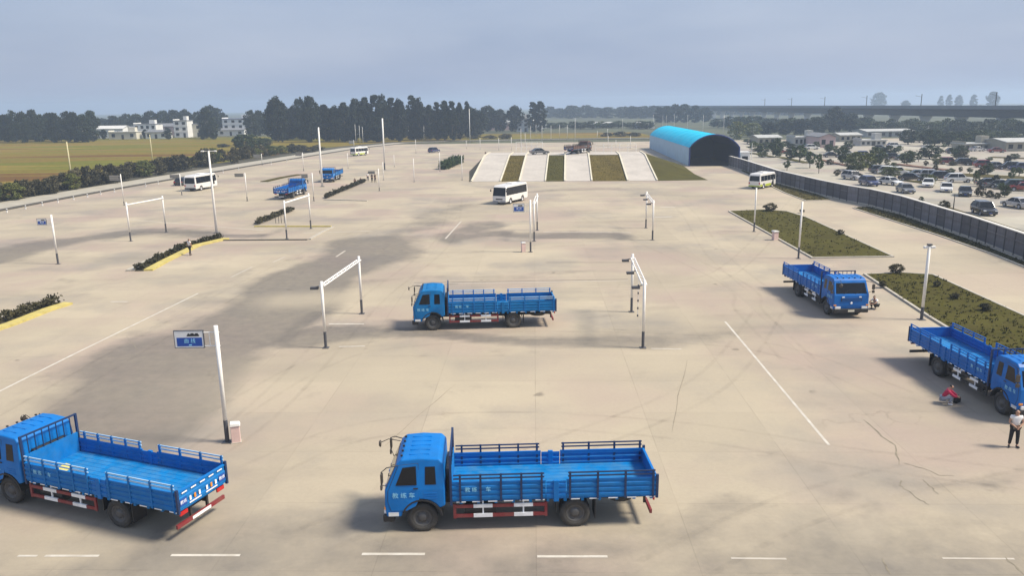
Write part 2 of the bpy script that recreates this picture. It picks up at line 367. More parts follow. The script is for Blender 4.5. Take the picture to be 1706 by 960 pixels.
def ground_grid():
    ys = [-30.0]
    while ys[-1] < 312: ys.append(ys[-1]+max(0.7, min(6, abs(ys[-1])/75)))
    xs = np.concatenate([np.arange(-330, -110, 8), np.arange(-110, 110, 0.8), np.arange(110, 191, 8)])
    X, Y = np.meshgrid(xs, np.array(ys)); nx, ny = len(xs), len(ys)
    v = np.stack([X.ravel(), Y.ravel(), np.zeros(X.size)], 1)
    i = np.arange(nx*ny).reshape(ny, nx); f = np.stack([i[:-1, :-1].ravel(), i[:-1, 1:].ravel(), i[1:, 1:].ravel(), i[1:, :-1].ravel()], 1)
    me = bpy.data.meshes.new('exam_ground'); me.vertices.add(len(v)); me.vertices.foreach_set('co', v.ravel())
    me.loops.add(f.size); me.loops.foreach_set('vertex_index', f.ravel().astype(np.int32))
    me.polygons.add(len(f)); me.polygons.foreach_set('loop_start', np.arange(0, f.size, 4, dtype=np.int32)); me.update()
    px, py = X.ravel(), Y.ravel()
    w = np.zeros(px.size); p = np.zeros(px.size)
    for pts, hw, soft, s in WEAR: w = np.maximum(w, s*stroke(px+1.1*np.sin(py*0.31)+0.5*np.sin(px*0.9), py+0.9*np.sin(px*0.37+1)+0.5*np.sin(py*0.8+px*0.3), pts, hw, soft))
    for pts, hw, soft, s in PALE: p = np.maximum(p, s*stroke(px, py, pts, hw, soft))
    for n, arr in (('wear', w), ('pale', p)):
        a = me.attributes.new(n, 'FLOAT', 'POINT'); a.data.foreach_set('value', arr.astype(np.float32))
    me.materials.append(M_GROUND); o = bpy.data.objects.new('exam_ground', me); COL.objects.link(o); o['kind'] = 'structure'
ground_grid()
M_TERRAIN = mat('far_farmland', (0.065, 0.07, 0.032), 0.95, 0, 0.45, 0.02)
def terrain():
    # the farmland all round, a sheet with a hole is not needed: it lies 30 mm under the concrete
    b = MB(); b.poly([(-2400, -300, -0.03), (2400, -300, -0.03), (2400, 3200, -0.03), (-2400, 3200, -0.03)])
    o = b.build('terrain', M_TERRAIN); o['kind'] = 'structure'
terrain()

# left field beyond the perimeter road, striped crops
def field_material():
    m = bpy.data.materials.new('striped_field'); m.use_nodes = True; nt = m.node_tree; N = nt.nodes; L = nt.links
    b = N['Principled BSDF']; b.inputs['Roughness'].default_value = 0.95; b.inputs['Specular IOR Level'].default_value = 0.1
    tc = N.new('ShaderNodeTexCoord'); mp = N.new('ShaderNodeMapping'); mp.inputs['Rotation'].default_value = (0, 0, -0.12); mp.inputs['Scale'].default_value = (0.004, 0.045, 1)
    L.new(tc.outputs['Object'], mp.inputs['Vector'])
    n = N.new('ShaderNodeTexNoise'); n.inputs['Scale'].default_value = 1.0; n.inputs['Detail'].default_value = 3; L.new(mp.outputs[0], n.inputs['Vector'])
    r = N.new('ShaderNodeValToRGB'); e = r.color_ramp.elements
    e[0].position = 0.30; e[0].color = (0.20, 0.20, 0.018, 1); e[1].position = 0.72; e[1].color = (0.14, 0.07, 0.02, 1)
    for pos, c in ((0.40, (0.22, 0.14, 0.03, 1)), (0.47, (0.13, 0.145, 0.012, 1)), (0.53, (0.26, 0.19, 0.04, 1)), (0.60, (0.15, 0.085, 0.02, 1))):
        x = e.new(pos); x.color = c
    L.new(n.outputs['Fac'], r.inputs['Fac']); 
    n2 = N.new('ShaderNodeTexNoise'); n2.inputs['Scale'].default_value = 0.6; n2.inputs['Detail'].default_value = 6; L.new(tc.outputs['Object'], n2.inputs['Vector'])
    mx = N.new('ShaderNodeVectorMath'); mx.operation = 'SCALE'; mr = N.new('ShaderNodeMapRange'); mr.inputs['To Min'].default_value = 0.45; mr.inputs['To Max'].default_value = 1.2
    L.new(n2.outputs['Fac'], mr.inputs['Value']); L.new(r.outputs[0], mx.inputs[0]); L.new(mr.outputs[0], mx.inputs['Scale']); L.new(mx.outputs[0], b.inputs['Base Color'])
    return m
# perimeter kerb line (left edge of the training ground) in pixels, then in metres
PER = [G(*p) for p in [(-260,410),(-120,377),(0,352),(110,331),(215,312),(330,292),(430,275),(520,260),(600,247),(680,238.5),(760,236)]]
PER += [G(880,233.5), G(1000,232), G(1110,231)]
def offset_line(line, d):
    out = []
    for i, p in enumerate(line):
        t = (line[min(i+1, len(line)-1)]-line[max(i-1, 0)]); t.z = 0; t.normalize(); n = Vector((-t.y, t.x, 0)); out.append(p+n*d)
    return out
def strip(name, line, d0, d1, z0, z1, m, parent=None, kind='structure'):
    a = offset_line(line, d0); c = offset_line(line, d1); b = MB(); n = len(line)
    for i in range(n-1):
        q = [a[i], a[i+1], c[i+1], c[i]]
        if z1 > z0:
            vs = [(p.x, p.y, z0) for p in q]+[(p.x, p.y, z1) for p in q]
            b.add(vs, [(4,5,6,7),(0,1,5,4),(2,3,7,6)]+([(3,0,4,7)] if i == 0 else [])+([(1,2,6,5)] if i == n-2 else []))
        else: b.poly([(p.x, p.y, z1) for p in q])
    o = b.build(name, m, parent)
    if z1 <= z0 and o.data.polygons[0].normal.z < 0: o.data.flip_normals()
    if kind and parent is None: o['kind'] = kind
    return o
M_PATH = mat('pale_path_concrete', (0.36, 0.335, 0.275), 0.9, 0, 0.15, 0.4, dirt=0.3)
M_VERGE = mat('dark_verge_soil', (0.055, 0.05, 0.03), 0.95, 0, 0.4, 0.6, bump=0.4)
# the field covers everything left of/behind the perimeter
FLD = [p for p in PER]
fp = [(p.x, p.y) for p in offset_line(PER, 0.5)]
sheet('field', fp+[(PER[-1].x, 420), (-900, 420), (-900, -20)], 0.004, field_material())
strip('verge', PER, 8.0, 15.0, 0.010, 0.010, M_VERGE)
strip('path', PER, 0.6, 8.0, 0.014, 0.014, M_PATH)
strip('perimeter_kerb', PER, -0.25, 0.6, 0.0, 0.22, mat('dark_kerb', (0.075, 0.07, 0.06), 0.9, 0, 0.3, 1.5))

# right side: fence line, car park
FEN_PX = [(1214,276),(1235,282.5),(1295,305),(1367,324.5),(1411,335),(1448,342),(1500,356),(1560,377),(1615,396),(1706,432)]
FEN = [G(*p) for p in FEN_PX]
d_ = (FEN[-1]-FEN[-4]).normalized(); FEN.append(FEN[-1]+d_*22)
lot = [(p.x, p.y) for p in offset_line(FEN, 0.6)]
far_r = [(FEN[0].x+2, FEN[0].y), (FEN[0].x+8, 215), (60, 300), (150, 330), (190, 330), (190, 40), (FEN[-1].x+30, 30)]
lotp = sheet('car_park', [ (FEN[0].x+1.5, FEN[0].y+3), (52, 300), (188, 300), (188, 20), (FEN[-1].x+5, FEN[-1].y-3)] + lot[::-1], 0.006, M_LOT)
M_GRASSD = mat('dry_grass', (0.075, 0.064, 0.020), 0.95, 0, 0.45, 0.7, bump=0.6, bscale=6, dirt=0.5, dirtcol=(0.06, 0.045, 0.025), spec=0.08)
M_GRASS = mat('olive_grass', (0.066, 0.062, 0.012), 0.95, 0, 0.30, 0.25, bump=0.6, bscale=6, dirt=0.8, dirtcol=(0.062, 0.046, 0.020), spec=0.08)
M_GRASSB = mat('bank_grass', (0.095, 0.075, 0.018), 0.95, 0, 0.35, 0.4, bump=0.6, bscale=5, dirt=0.6, dirtcol=(0.13, 0.085, 0.025), spec=0.08)

M_EDGE = None
def kerb_ring(name, pts, w, z, m, parent):
    # thin raised border running round a closed polygon
    b = MB(); n = len(pts); c = Vector((sum(p[0] for p in pts)/n, sum(p[1] for p in pts)/n))
    area = sum(pts[i][0]*pts[(i+1) % n][1]-pts[(i+1) % n][0]*pts[i][1] for i in range(n)); sg = 1 if area > 0 else -1
    inn = []
    for i in range(n):
        p0, p1, p2 = Vector(pts[i-1][:2]), Vector(pts[i][:2]), Vector(pts[(i+1) % n][:2])
        n1 = (p1-p0).normalized(); n2 = (p2-p1).normalized(); a = Vector((-n1.y, n1.x))*sg; d = Vector((-n2.y, n2.x))*sg
        bis = (a+d).normalized(); inn.append(p1+bis*(w/max(0.35, bis.dot(a))))
    for i in range(n):
        j = (i+1) % n; q = [pts[i], pts[j], inn[j], inn[i]]
        b.add([(p[0], p[1], 0) for p in q]+[(p[0], p[1], z) for p in q], [(4,5,6,7),(0,1,5,4),(2,3,7,6)])
    o = b.build(name, m, parent); return o, inn
def tufts(name, pts, z, n, m, h=(0.12, 0.35), parent=None):
    xs = [p[0] for p in pts]; ys = [p[1] for p in pts]; vs = []; fs = []
    def inside(x, y):
        c = False
        for i in range(len(pts)):
            x1, y1 = pts[i][0], pts[i][1]; x2, y2 = pts[i-1][0], pts[i-1][1]
            if (y1 > y) != (y2 > y) and x < (x2-x1)*(y-y1)/(y2-y1)+x1: c = not c
        return c
    k = 0; tries = 0
    while k < n and tries < n*8:
        tries += 1
        x = random.uniform(min(xs), max(xs)); y = random.uniform(min(ys), max(ys))
        if not inside(x, y): continue
        hh = random.uniform(*h)*random.choice((0.5, 1, 1, 1.4))
        for _ in range(5):
            a = random.uniform(0, 6.28); r = random.uniform(0.02, 0.16); o = len(vs)
            bx, by = x+math.cos(a)*r, y+math.sin(a)*r; w = random.uniform(0.03, 0.07); dx, dy = -math.sin(a)*w, math.cos(a)*w
            vs += [(bx-dx, by-dy, z-0.02), (bx+dx, by+dy, z-0.02), (bx+math.cos(a)*hh*0.5, by+math.sin(a)*hh*0.5, z+hh)]; fs.append((o, o+1, o+2))
        k += 1
    me = bpy.data.meshes.new(name); me.from_pydata(vs, [], fs); me.materials.append(m)
    o = bpy.data.objects.new(name, me); COL.objects.link(o); o.parent = parent; o['kind'] = 'stuff'; return o
def island(name, pxs, z, m_top, m_kerb, kw=0.18, n_tuft=0, world=False, tm=None):
    pts = [(p[0], p[1]) for p in (pxs if world else [G(*p) for p in pxs])]
    o = sheet(name, pts, 0.02, m_top); 
    k, inn = kerb_ring('kerb', pts, kw, z, m_kerb, o)
    s = sheet('planting_bed', [(p[0], p[1]) for p in inn], z-0.03, m_top, None, o)
    if n_tuft:
        t = tufts('grass', [(p[0], p[1]) for p in inn], z-0.03, n_tuft, tm or M_BLADE, (0.05, 0.14)); tag(t, None, None, None, 'stuff'); t.parent = o
    return o
I1 = island('grass_island', [(1213,352.5),(1272,350),(1312,353),(1345,363),(1490,429),(1352,431)], 0.13, M_GRASS, M_CONC, 0.2, 600)
I2 = island('grass_island', [(1438,458),(1500,455.5),(1556,459),(1706,527),(1800,570),(1800,640),(1660,600),(1548,531)], 0.13, M_GRASS, M_CONC, 0.2, 600)
# two verges along the fence foot
V1 = island('grass_verge', [(1232,284.5),(1240,283.5),(1296,306),(1366,325),(1388,333.5),(1342,335),(1305,321)], 0.10, M_GRASSD, M_CONC, 0.18, 700)
V2 = island('grass_verge', [(1420,347),(1447,344.5),(1500,358),(1560,379.5),(1615,399),(1706,435.5),(1800,478),(1760,468),(1655,425),(1560,392)], 0.10, M_GRASSD, M_CONC, 0.18, 1500)

# painted markings
M_MARK = mat('faded_white_marking', (0.54, 0.51, 0.45), 0.8, 0, 0.12, 2, dirt=0.95, dirtcol=(0.36, 0.315, 0.25))
M_MARK2 = mat('very_faded_marking', (0.47, 0.43, 0.37), 0.85, 0, 0.12, 2, dirt=0.8, dirtcol=(0.36, 0.32, 0.26))
M_MARKD = mat('dark_tar_joint', (0.16, 0.14, 0.115), 0.85, 0, 0.2, 2, dirt=0.6, dirtcol=(0.3, 0.27, 0.22))
def marking(a, b, w, m=None, z=0.005):
    A, B = G(*a), G(*b); d = (B-A).normalized(); n = Vector((-d.y, d.x, 0))*w/2
    sheet('road_marking', [A-n, B-n, B+n, A+n], z, m or M_MARK)
for a, b, w, m in [((-40,672),(120,592),0.16,0),((120,592),(330,489),0.14,0),((385,462),(420,445),0.13,1),((455,437),(475,428),0.14,1),
    ((560,428),(575,418),0.2,1),((742,398),(768,369),0.2,1),((1208,536),(1262,600),0.14,0),((1262,600),(1381,742),0.13,0),
    ((30,927),(62,927),0.10,0),((75,927),(165,927),0.12,0),((285,926),(400,926),0.13,0),((603,924),(708,924),0.14,0),((895,928),(1012,928),0.13,0),
    ((1218,931),(1310,932),0.10,1),((1570,931),(1690,932),0.09,1),
    ((905,386.5),(1052,387.5),0.22,1),((910,437.5),(1052,437.5),0.16,2),((690,471.5),(1046,465.5),0.16,2),((690,473.5),(1046,467.5),0.12,1),((620,385),(505,388),0.2,1),
    ((548,540),(606,540),0.22,0),((565,578),(608,577),0.2,1),((1085,581),(1135,582),0.16,1),((300,345),(330,344),0.2,2),((230,338),(260,337),0.2,2),
    ((185,503),(212,503),0.25,1),((216,366),(440,384),0.2,1),((1100,345),(1125,345),0.5,1),((1090,362),(1120,361),0.5,1)]:
    marking(a, b, w, [M_MARK, M_MARK2, M_MARKD][m])
# broken slab edges and cracks in the lower right corner
def crack(pts, w):
    g = [G(*p) for p in pts]; b = MB(); n = len(g)
    pts2 = []
    for i in range(n-1):
        for k in range(4):
            t = k/4; q = g[i].lerp(g[i+1], t); pts2.append(Vector((q.x+random.uniform(-.04, .04), q.y+random.uniform(-.04, .04), 0)))
    pts2.append(g[-1]); vs = []
    for i, p in enumerate(pts2):
        t = (pts2[min(i+1, len(pts2)-1)]-pts2[max(i-1, 0)]).normalized(); nn = Vector((-t.y, t.x, 0)); ww = w*random.uniform(0.35, 1.0)*(0.25 if i in (0, len(pts2)-1) else 1)
        vs += [(p.x-nn.x*ww, p.y-nn.y*ww, 0.006), (p.x+nn.x*ww, p.y+nn.y*ww, 0.006)]
    b.add(vs, [(2*i, 2*i+1, 2*i+3, 2*i+2) for i in range(len(pts2)-1)])
    o = b.build('ground_crack', mat('crack_dirt', (0.20, 0.175, 0.13), 0.95, 0, 0.3, 4, dirt=0.8, dirtcol=(0.33, 0.285, 0.21))); o['kind'] = 'structure'
for pts, w in [([(1440,700),(1470,728),(1492,742),(1498,775)], 0.045), ([(1505,772),(1535,780),(1565,792),(1590,794)], 0.03), ([(1538,800),(1552,813),(1564,825)], 0.03),
               ([(1501,800),(1499,810),(1515,820),(1530,832),(1548,842)], 0.035), ([(1470,930),(1484,958)], 0.04), ([(1675,930),(1706,958)], 0.05), ([(1120,720),(1130,660),(1145,600)], 0.02),
               ([(760,640),(700,690),(640,745)], 0.018), ([(210,560),(230,585)], 0.02)]: crack(pts, w)
def tyre_material():
    m = bpy.data.materials.new('tyre_mark'); m.use_nodes = True; nt = m.node_tree; N = nt.nodes; L = nt.links
    b = N['Principled BSDF']; b.inputs['Base Color'].default_value = (0.09, 0.082, 0.072, 1); b.inputs['Roughness'].default_value = 0.9
    tc = N.new('ShaderNodeTexCoord'); n = N.new('ShaderNodeTexNoise'); n.inputs['Scale'].default_value = 0.7; n.inputs['Detail'].default_value = 7; n.inputs['Roughness'].default_value = 0.7
    L.new(tc.outputs['Object'], n.inputs['Vector']); mr = N.new('ShaderNodeMapRange'); mr.inputs['From Min'].default_value = 0.35; mr.inputs['From Max'].default_value = 0.75; mr.inputs['To Min'].default_value = 0.0; mr.inputs['To Max'].default_value = 0.11
    L.new(n.outputs['Fac'], mr.inputs['Value']); L.new(mr.outputs[0], b.inputs['Alpha']); return m
M_TM = tyre_material(); _tz = 0.0085
def tyre_track(pxs, gauge=1.9, w=0.24):
    global _tz
    g = [G(*p) for p in pxs]; fine = []
    for i in range(len(g)-1):
        p0, p1, p2, p3 = g[max(i-1, 0)], g[i], g[i+1], g[min(i+2, len(g)-1)]
        for k in range(8):
            t = k/8; fine.append(0.5*((2*p1)+(p2-p0)*t+(2*p0-5*p1+4*p2-p3)*t*t+(3*p1-p0-3*p2+p3)*t**3))
    fine.append(g[-1])
    for off in (-gauge/2, gauge/2): strip('tyre_mark', fine, off-w/2, off+w/2, _tz, _tz, M_TM); _tz += 0.0007
for pxs in ([(520,900),(700,830),(900,760),(1180,640),(1280,520)], [(1706,800),(1400,760),(1150,720),(850,700),(600,720),(420,790)], [(380,690),(520,610),(640,575),(900,560),(1250,575),(1500,660)], [(1260,480),(1190,420),(1150,360),(1120,330)], [(1330,600),(1250,520),(1180,450),(900,330)],
            [(100,880),(420,700),(620,500),(740,400),(760,330)], [(1100,960),(1300,860),(1500,800),(1706,760)], [(980,480),(1150,470),(1240,430),(1330,330)], [(20,700),(260,560),(480,440),(640,370)], [(700,440),(900,410),(1180,400)]): tyre_track(pxs)
# the kerbed corner with a raised pad on the left
def kerbline(name, pxs, w, h, m):
    g = [G(*p) for p in pxs]; return strip(name, g, -w/2, w/2, 0.0, h, m)
kerbline('kerb', [(424,378),(552,378)], 0.3, 0.14, M_YKERB); kerbline('kerb', [(555,379),(540,386),(516,399.5)], 0.3, 0.13, M_CONC); kerbline('kerb', [(512,400),(370,401)], 0.3, 0.10, mat('dark_kerb', (0.1,)*3))

# ================================================================== TRUCKS
def wheel(parent, x, yc, r, w, out, m_rim, dual=False, n=26):
    """out=+1/-1: side on which the outer face lies; a wheel is tyre + rim"""
    e = bpy.data.objects.new('wheel', None); COL.objects.link(e); e.parent = parent; e.location = (x, yc, r); e.empty_display_size = 0.1
    b = MB(); h = w/2
    for off in ((0, -out*(w+0.05)) if dual else (0,)):
        prof = [(r*0.60, -h*0.85), (r*0.80, -h), (r*0.95, -h*0.88), (r, -h*0.6), (r, h*0.6), (r*0.95, h*0.88), (r*0.80, h), (r*0.60, h*0.85)]
        b.lathe(prof, (0, off, 0), 'y', n, True)
        for k in range(n):                                     # tread blocks
            a = 2*math.pi*(k+0.5)/n
            if k % 2 == 0: b.box(*sorted((math.cos(a)*(r-0.01)-0.02, math.cos(a)*(r-0.01)+0.02)), off-h*0.55, off+h*0.55, *sorted((math.sin(a)*(r-0.01)-0.02, math.sin(a)*(r-0.01)+0.02)))
    t = b.build('tyre', M_TYRE, e, True)
    for p in t.data.polygons: p.use_smooth = True
    b = MB(); s = out
    b.lathe([(r*0.60, h*0.86*s), (r*0.57, h*0.9*s), (r*0.53, h*0.55*s), (r*0.42, h*0.30*s), (r*0.30, h*0.34*s), (r*0.26, h*0.75*s), (r*0.14, h*0.85*s), (0.001, h*0.88*s)], (0, 0, 0), 'y', n)
    b.lathe([(r*0.60, -h*0.8*s), (r*0.4, -h*0.6*s), (0.001, -h*0.6*s)], (0, 0, 0), 'y', n)
    for k in range(8):
        a = 2*math.pi*k/8; b.tube([(math.cos(a)*r*0.36, h*0.28*s, math.sin(a)*r*0.36), (math.cos(a)*r*0.36, h*0.5*s, math.sin(a)*r*0.36)], r*0.035, 6)
    b.build('rim', m_rim, e, True)
    return e
def side_y(z, half=1.2, belt=1.62, top=2.72, tin=0.10):
    return half if z <= belt else half-tin*(z-belt)/(top-belt)
def plate(poly, s, off=0.012, th=0.02, yf=None):
    """panel following the cab side; poly=(x,z) points"""
    b = MB(); yf = yf or side_y; n = len(poly)
    b.add([(x, s*(yf(z)+off), z) for x, z in poly]+[(x, s*(yf(z)+off-th), z) for x, z in poly],
          [tuple(range(n)), tuple(range(2*n-1, n-1, -1))]+[(i, (i+1) % n, n+(i+1) % n, n+i) for i in range(n)])
    return b
def make_truck():
    T = empty('flatbed_truck')
    # ---- cab shell
    arch = [(2.65+0.70*math.cos(a), 0.56+0.70*math.sin(a)) for a in np.linspace(math.radians(150), math.radians(18), 9)]
    low = [(1.84, 1.62), (1.84, 1.0)]+arch+[(3.36, 0.62), (3.86, 0.62), (3.92, 0.95), (3.90, 1.62)]
    up = [(1.84, 1.62), (1.86, 2.52), (2.02, 2.70), (2.7, 2.745), (3.30, 2.70), (3.46, 2.56), (3.90, 1.62)]
    b = MB()
    for s in (-1, 1):
        b.poly([(x, s*1.2, z) for x, z in low]); b.poly([(x, s*side_y(z), z) for x, z in up])
    rim = [(3.36, 0.62), (3.86, 0.62), (3.92, 0.95), (3.90, 1.62), (3.46, 2.56), (3.30, 2.70), (2.7, 2.745), (2.02, 2.70), (1.86, 2.52), (1.84, 1.62), (1.84, 1.0)]+arch
    for i in range(len(rim)):
        (x0, z0), (x1, z1) = rim[i], rim[(i+1) % len(rim)]
        b.poly([(x0, side_y(z0), z0), (x1, side_y(z1), z1), (x1, -side_y(z1), z1), (x0, -side_y(z0), z0)])
    me = b.mesh('cab', M_BLUE); bm = bmesh.new(); bm.from_mesh(me); bmesh.ops.remove_doubles(bm, verts=bm.verts, dist=0.001); bmesh.ops.recalc_face_normals(bm, faces=bm.faces); bm.to_mesh(me); bm.free()
    cab = bpy.data.objects.new('cab', me); COL.objects.link(cab); cab.parent = T
    md = cab.modifiers.new('b', 'BEVEL'); md.width = 0.055; md.segments = 3; md.limit_method = 'ANGLE'; md.angle_limit = math.radians(32)
    # windscreen on the slanted front
    wp = [(3.845, 1.735, 1.06), (3.53, 2.41, 0.985)]
    b = MB(); (x0, z0, y0), (x1, z1, y1) = wp; o = 0.018
    b.add([(x0+o, -y0, z0), (x0+o, y0, z0), (x1+o, y1, z1), (x1+o, -y1, z1), (x0-0.03, -y0, z0), (x0-0.03, y0, z0), (x1-0.03, y1, z1), (x1-0.03, -y1, z1)],
          [(0,1,2,3),(4,7,6,5),(0,4,5,1),(1,5,6,2),(2,6,7,3),(3,7,4,0)])
    ws = b.build('windscreen', M_GLASS, cab, bevel=0.02)
    for yy in (-0.55, 0.25): MB().tube([(3.88, yy, 1.70), (3.80, yy+0.45, 2.02)], 0.012, 5).build('wiper', M_BLACK, cab)
    for k in range(5):
        b = MB(); b.box(3.27, 3.35, -0.8+k*0.4-0.035, -0.8+k*0.4+0.035, 2.70, 2.755); b.build('roof_marker', M_BLACK, cab, bevel=0.012)
    for k in range(5):                                          # pressed roof ribs
        b = MB(); b.box(2.35, 3.05, -0.74+k*0.37-0.03, -0.74+k*0.37+0.03, 2.69, 2.756); b.build('roof_rib', M_BLUE, cab, bevel=0.02)
    for s in (-1, 1):
        plate([(2.705, 1.29), (2.85, 1.005), (3.155, 0.845), (3.71, 0.845), (3.815, 1.2), (3.795, 1.605), (3.41, 2.515), (2.725, 2.575)], s, 0.006, 0.02).build('door_gap_backing', M_CHASSIS, cab)  # dark backing plate, paints the shaded gap round the door as a line
        dr = plate([(2.72, 1.30), (2.86, 1.02), (3.16, 0.86), (3.70, 0.86), (3.80, 1.2), (3.78, 1.60), (3.40, 2.50), (2.74, 2.56)], s, 0.014, 0.02).build('door', M_BLUE, T, bevel=0.006)
        plate([(2.80, 1.80), (3.52, 1.80), (3.26, 2.43), (2.81, 2.47)], s, 0.018, 0.02).build('window', M_GLASS, dr)
        b = MB(); b.box(2.76, 2.92, s*1.205, s*1.235, 1.66, 1.70); b.build('handle', M_BLACK, dr)
        x = (-1 if s > 0 else 1)
        text_obj('lettering', '教 练 车', 0.22, M_CYAN, dr, (3.26, s*1.218, 1.42), (x, 0, 0), (0, 0, 1))
        plate([(2.14, 1.80), (2.52, 1.80), (2.50, 2.44), (2.16, 2.44)], s, 0.006, 0.02).build('quarter_window', M_GLASS, cab)
        for k in range(3): plate([(2.12, 1.28+k*0.09), (2.55, 1.28+k*0.09), (2.55, 1.32+k*0.09), (2.12, 1.32+k*0.09)], s, 0.012, 0.02).build('vent_slat', M_BLUE, cab)
        # mudguard over the front wheel
        b = MB(); aa = np.linspace(math.radians(172), math.radians(20), 12)
        pr = [(2.65+0.72*math.cos(a), 0.54+0.72*math.sin(a)) for a in aa]+[(2.65+0.665*math.cos(a), 0.54+0.665*math.sin(a)) for a in aa[::-1]]
        b.prism(pr, s*0.82, s*1.225); b.build('wheel_arch', M_BLACK, T)
        # lights
        b = MB(); b.box(3.86, 3.97, s*0.72, s*1.10, 0.70, 0.86); b.build('headlight', M_LAMP, T, bevel=0.015)
        b = MB(); b.box(3.84, 3.945, s*1.02, s*1.19, 0.90, 1.0); b.build('indicator', M_ORANGE, T, bevel=0.01)
        plate([(3.45, 0.66), (3.80, 0.66), (3.80, 0.80), (3.45, 0.80)], s, 0.012, 0.02).build('corner_lamp', M_LAMP, T)
    # nose
    b = MB(); b.box(3.90, 3.935, -0.72, 0.72, 1.22, 1.46); gr = b.build('grille', M_DBLUE, T, bevel=0.01)
    for k in range(4):
        b = MB(); b.box(3.93, 3.955, -0.66, 0.66, 1.245+k*0.055, 1.268+k*0.055); b.build('slat', M_BLUE, gr)
    for s in (-1, 1):
        b = MB(); b.box(3.93, 3.957, s*0.50, s*0.66, 1.47, 1.55); b.build('badge', M_REFL, T, bevel=0.005)
    b = MB(); b.lathe([(0.0, 0.03), (0.07, 0.03), (0.085, 0.0)], (3.945, 0, 1.10), 'x', 16); b.build('badge', M_REFL, T)
    b = MB(); b.box(3.60, 4.00, -1.19, 1.19, 0.42, 0.70); bu = b.build('front_bumper', M_BLACK, T, bevel=0.05)
    b = MB(); b.box(4.0, 4.012, -0.22, 0.22, 0.50, 0.63); b.build('number_plate', mat('plate_yellow_white', (0.7, 0.68, 0.55), 0.5), bu)
    # mirrors
    for s in (-1, 1):
        mr = empty('mirror'); mr.parent = T
        b = MB(); b.tube([(3.42, s*1.10, 2.50), (3.78, s*1.30, 2.52), (3.95, s*1.42, 2.42), (3.95, s*1.42, 1.95)], 0.018, 6); b.tube([(3.80, s*1.12, 1.75), (3.95, s*1.42, 1.95)], 0.014, 6); b.build('arm', M_BLACK, mr)
        b = MB(); b.box(3.90, 3.98, s*1.32, s*1.52, 2.02, 2.38); b.build('mirror_head', M_MIRR, mr, bevel=0.03)
        b = MB(); b.box(3.93, 4.0, s*1.33, s*1.51, 1.78, 1.97); b.build('mirror_head', M_MIRR, mr, bevel=0.03)
    mr = empty('front_mirror'); mr.parent = T
    b = MB(); b.tube([(3.5, -0.7, 2.6), (3.95, -0.85, 2.62), (4.25, -0.95, 2.45)], 0.014, 6); b.build('arm', M_BLACK, mr)
    b = MB(); b.lathe([(0.001, 0.05), (0.09, 0.04), (0.13, 0.0), (0.12, -0.03), (0.001, -0.04)], (4.28, -0.96, 2.40), 'x', 14); b.build('mirror_head', M_MIRR, mr, True)
    # ---- chassis
    b = MB()
    for s in (-1, 1): b.box(-5.2, 3.5, s*0.36, s*0.45, 0.72, 0.98)
    for x in (-5.0, -4.0, -3.2, -2.0, -0.6, 0.8, 1.7): b.box(x-0.06, x+0.06, -0.36, 0.36, 0.76, 0.94)
    b.build('chassis', M_CHASSIS, T)
    b = MB(); b.tube([(-2.65, -1.0, 0.52), (-2.65, 1.0, 0.52)], 0.09, 8); b.lathe([(0.001, -0.26), (0.2, -0.18), (0.26, 0), (0.2, 0.18), (0.001, 0.26)], (-2.65, 0, 0.55), 'y', 12); b.tube([(2.65, -1.0, 0.50), (2.65, 1.0, 0.50)], 0.07, 8); b.tube([(2.0, 0, 0.78), (-2.5, 0, 0.6)], 0.06, 8); b.build('axle', M_CHASSIS, T)
    b = MB(); b.tube([(1.2, 0.80, 0.72), (0.1, 0.80, 0.72)], 0.26, 14); b.build('fuel_tank', M_CHASSIS, T)
    b = MB(); b.box(0.3, 1.1, -0.98, -0.56, 0.55, 0.95); b.build('battery_box', M_CHASSIS, T, bevel=0.02)
    b = MB(); b.box(1.66, 1.82, -0.7, 0.7, 1.0, 2.15); b.build('air_intake', M_BLACK, T, bevel=0.03)
    b = MB(); b.lathe([(0.3, -0.13), (0.5, -0.12), (0.52, 0), (0.5, 0.12), (0.3, 0.13)], (-4.35, 0.15, 0.78), 'z', 18); b.build('spare_tyre', M_TYRE, T, True)
    # ---- bed
    b = MB(); b.box(-5.46, 1.62, -1.17, 1.17, 1.16, 1.30)
    for k in range(12):
        x = 1.3-k*0.6; b.box(x-0.05, x+0.05, -1.15, 1.15, 1.02, 1.16)
    fl = b.build('bed_floor', mat('worn_bed_floor', (0.0, 0.17, 0.46), 0.6, 0, 0.2, 1.5, dirt=0.75, dirtcol=(0.10, 0.23, 0.36), spec=0.2), T)
    for k in range(9):                                          # floor planks seams
        y = -1.0+k*0.25; b = MB(); b.box(-5.42, 1.58, y-0.012, y+0.012, 1.30, 1.306); b.build('floor_rib', M_BED, fl)
    SECT = [(1.60, -1.62), (-2.34, -5.46)]
    def corr(x0, x1, s):
        # pressed side wall: horizontal ribs
        z = [1.14, 1.20, 1.22, 1.31, 1.33, 1.39, 1.41, 1.50, 1.52, 1.58, 1.60, 1.69, 1.71, 1.80]
        off = [0, 0, 0.028, 0.028, 0, 0, 0.028, 0.028, 0, 0, 0.028, 0.028, 0, 0]
        pr = [(s*(1.185+o), zz) for zz, o in zip(z, off)]+[(s*(1.155+o), zz) for zz, o in zip(z[::-1], off[::-1])]
        return MB().prism(pr, x0, x1, 'x')
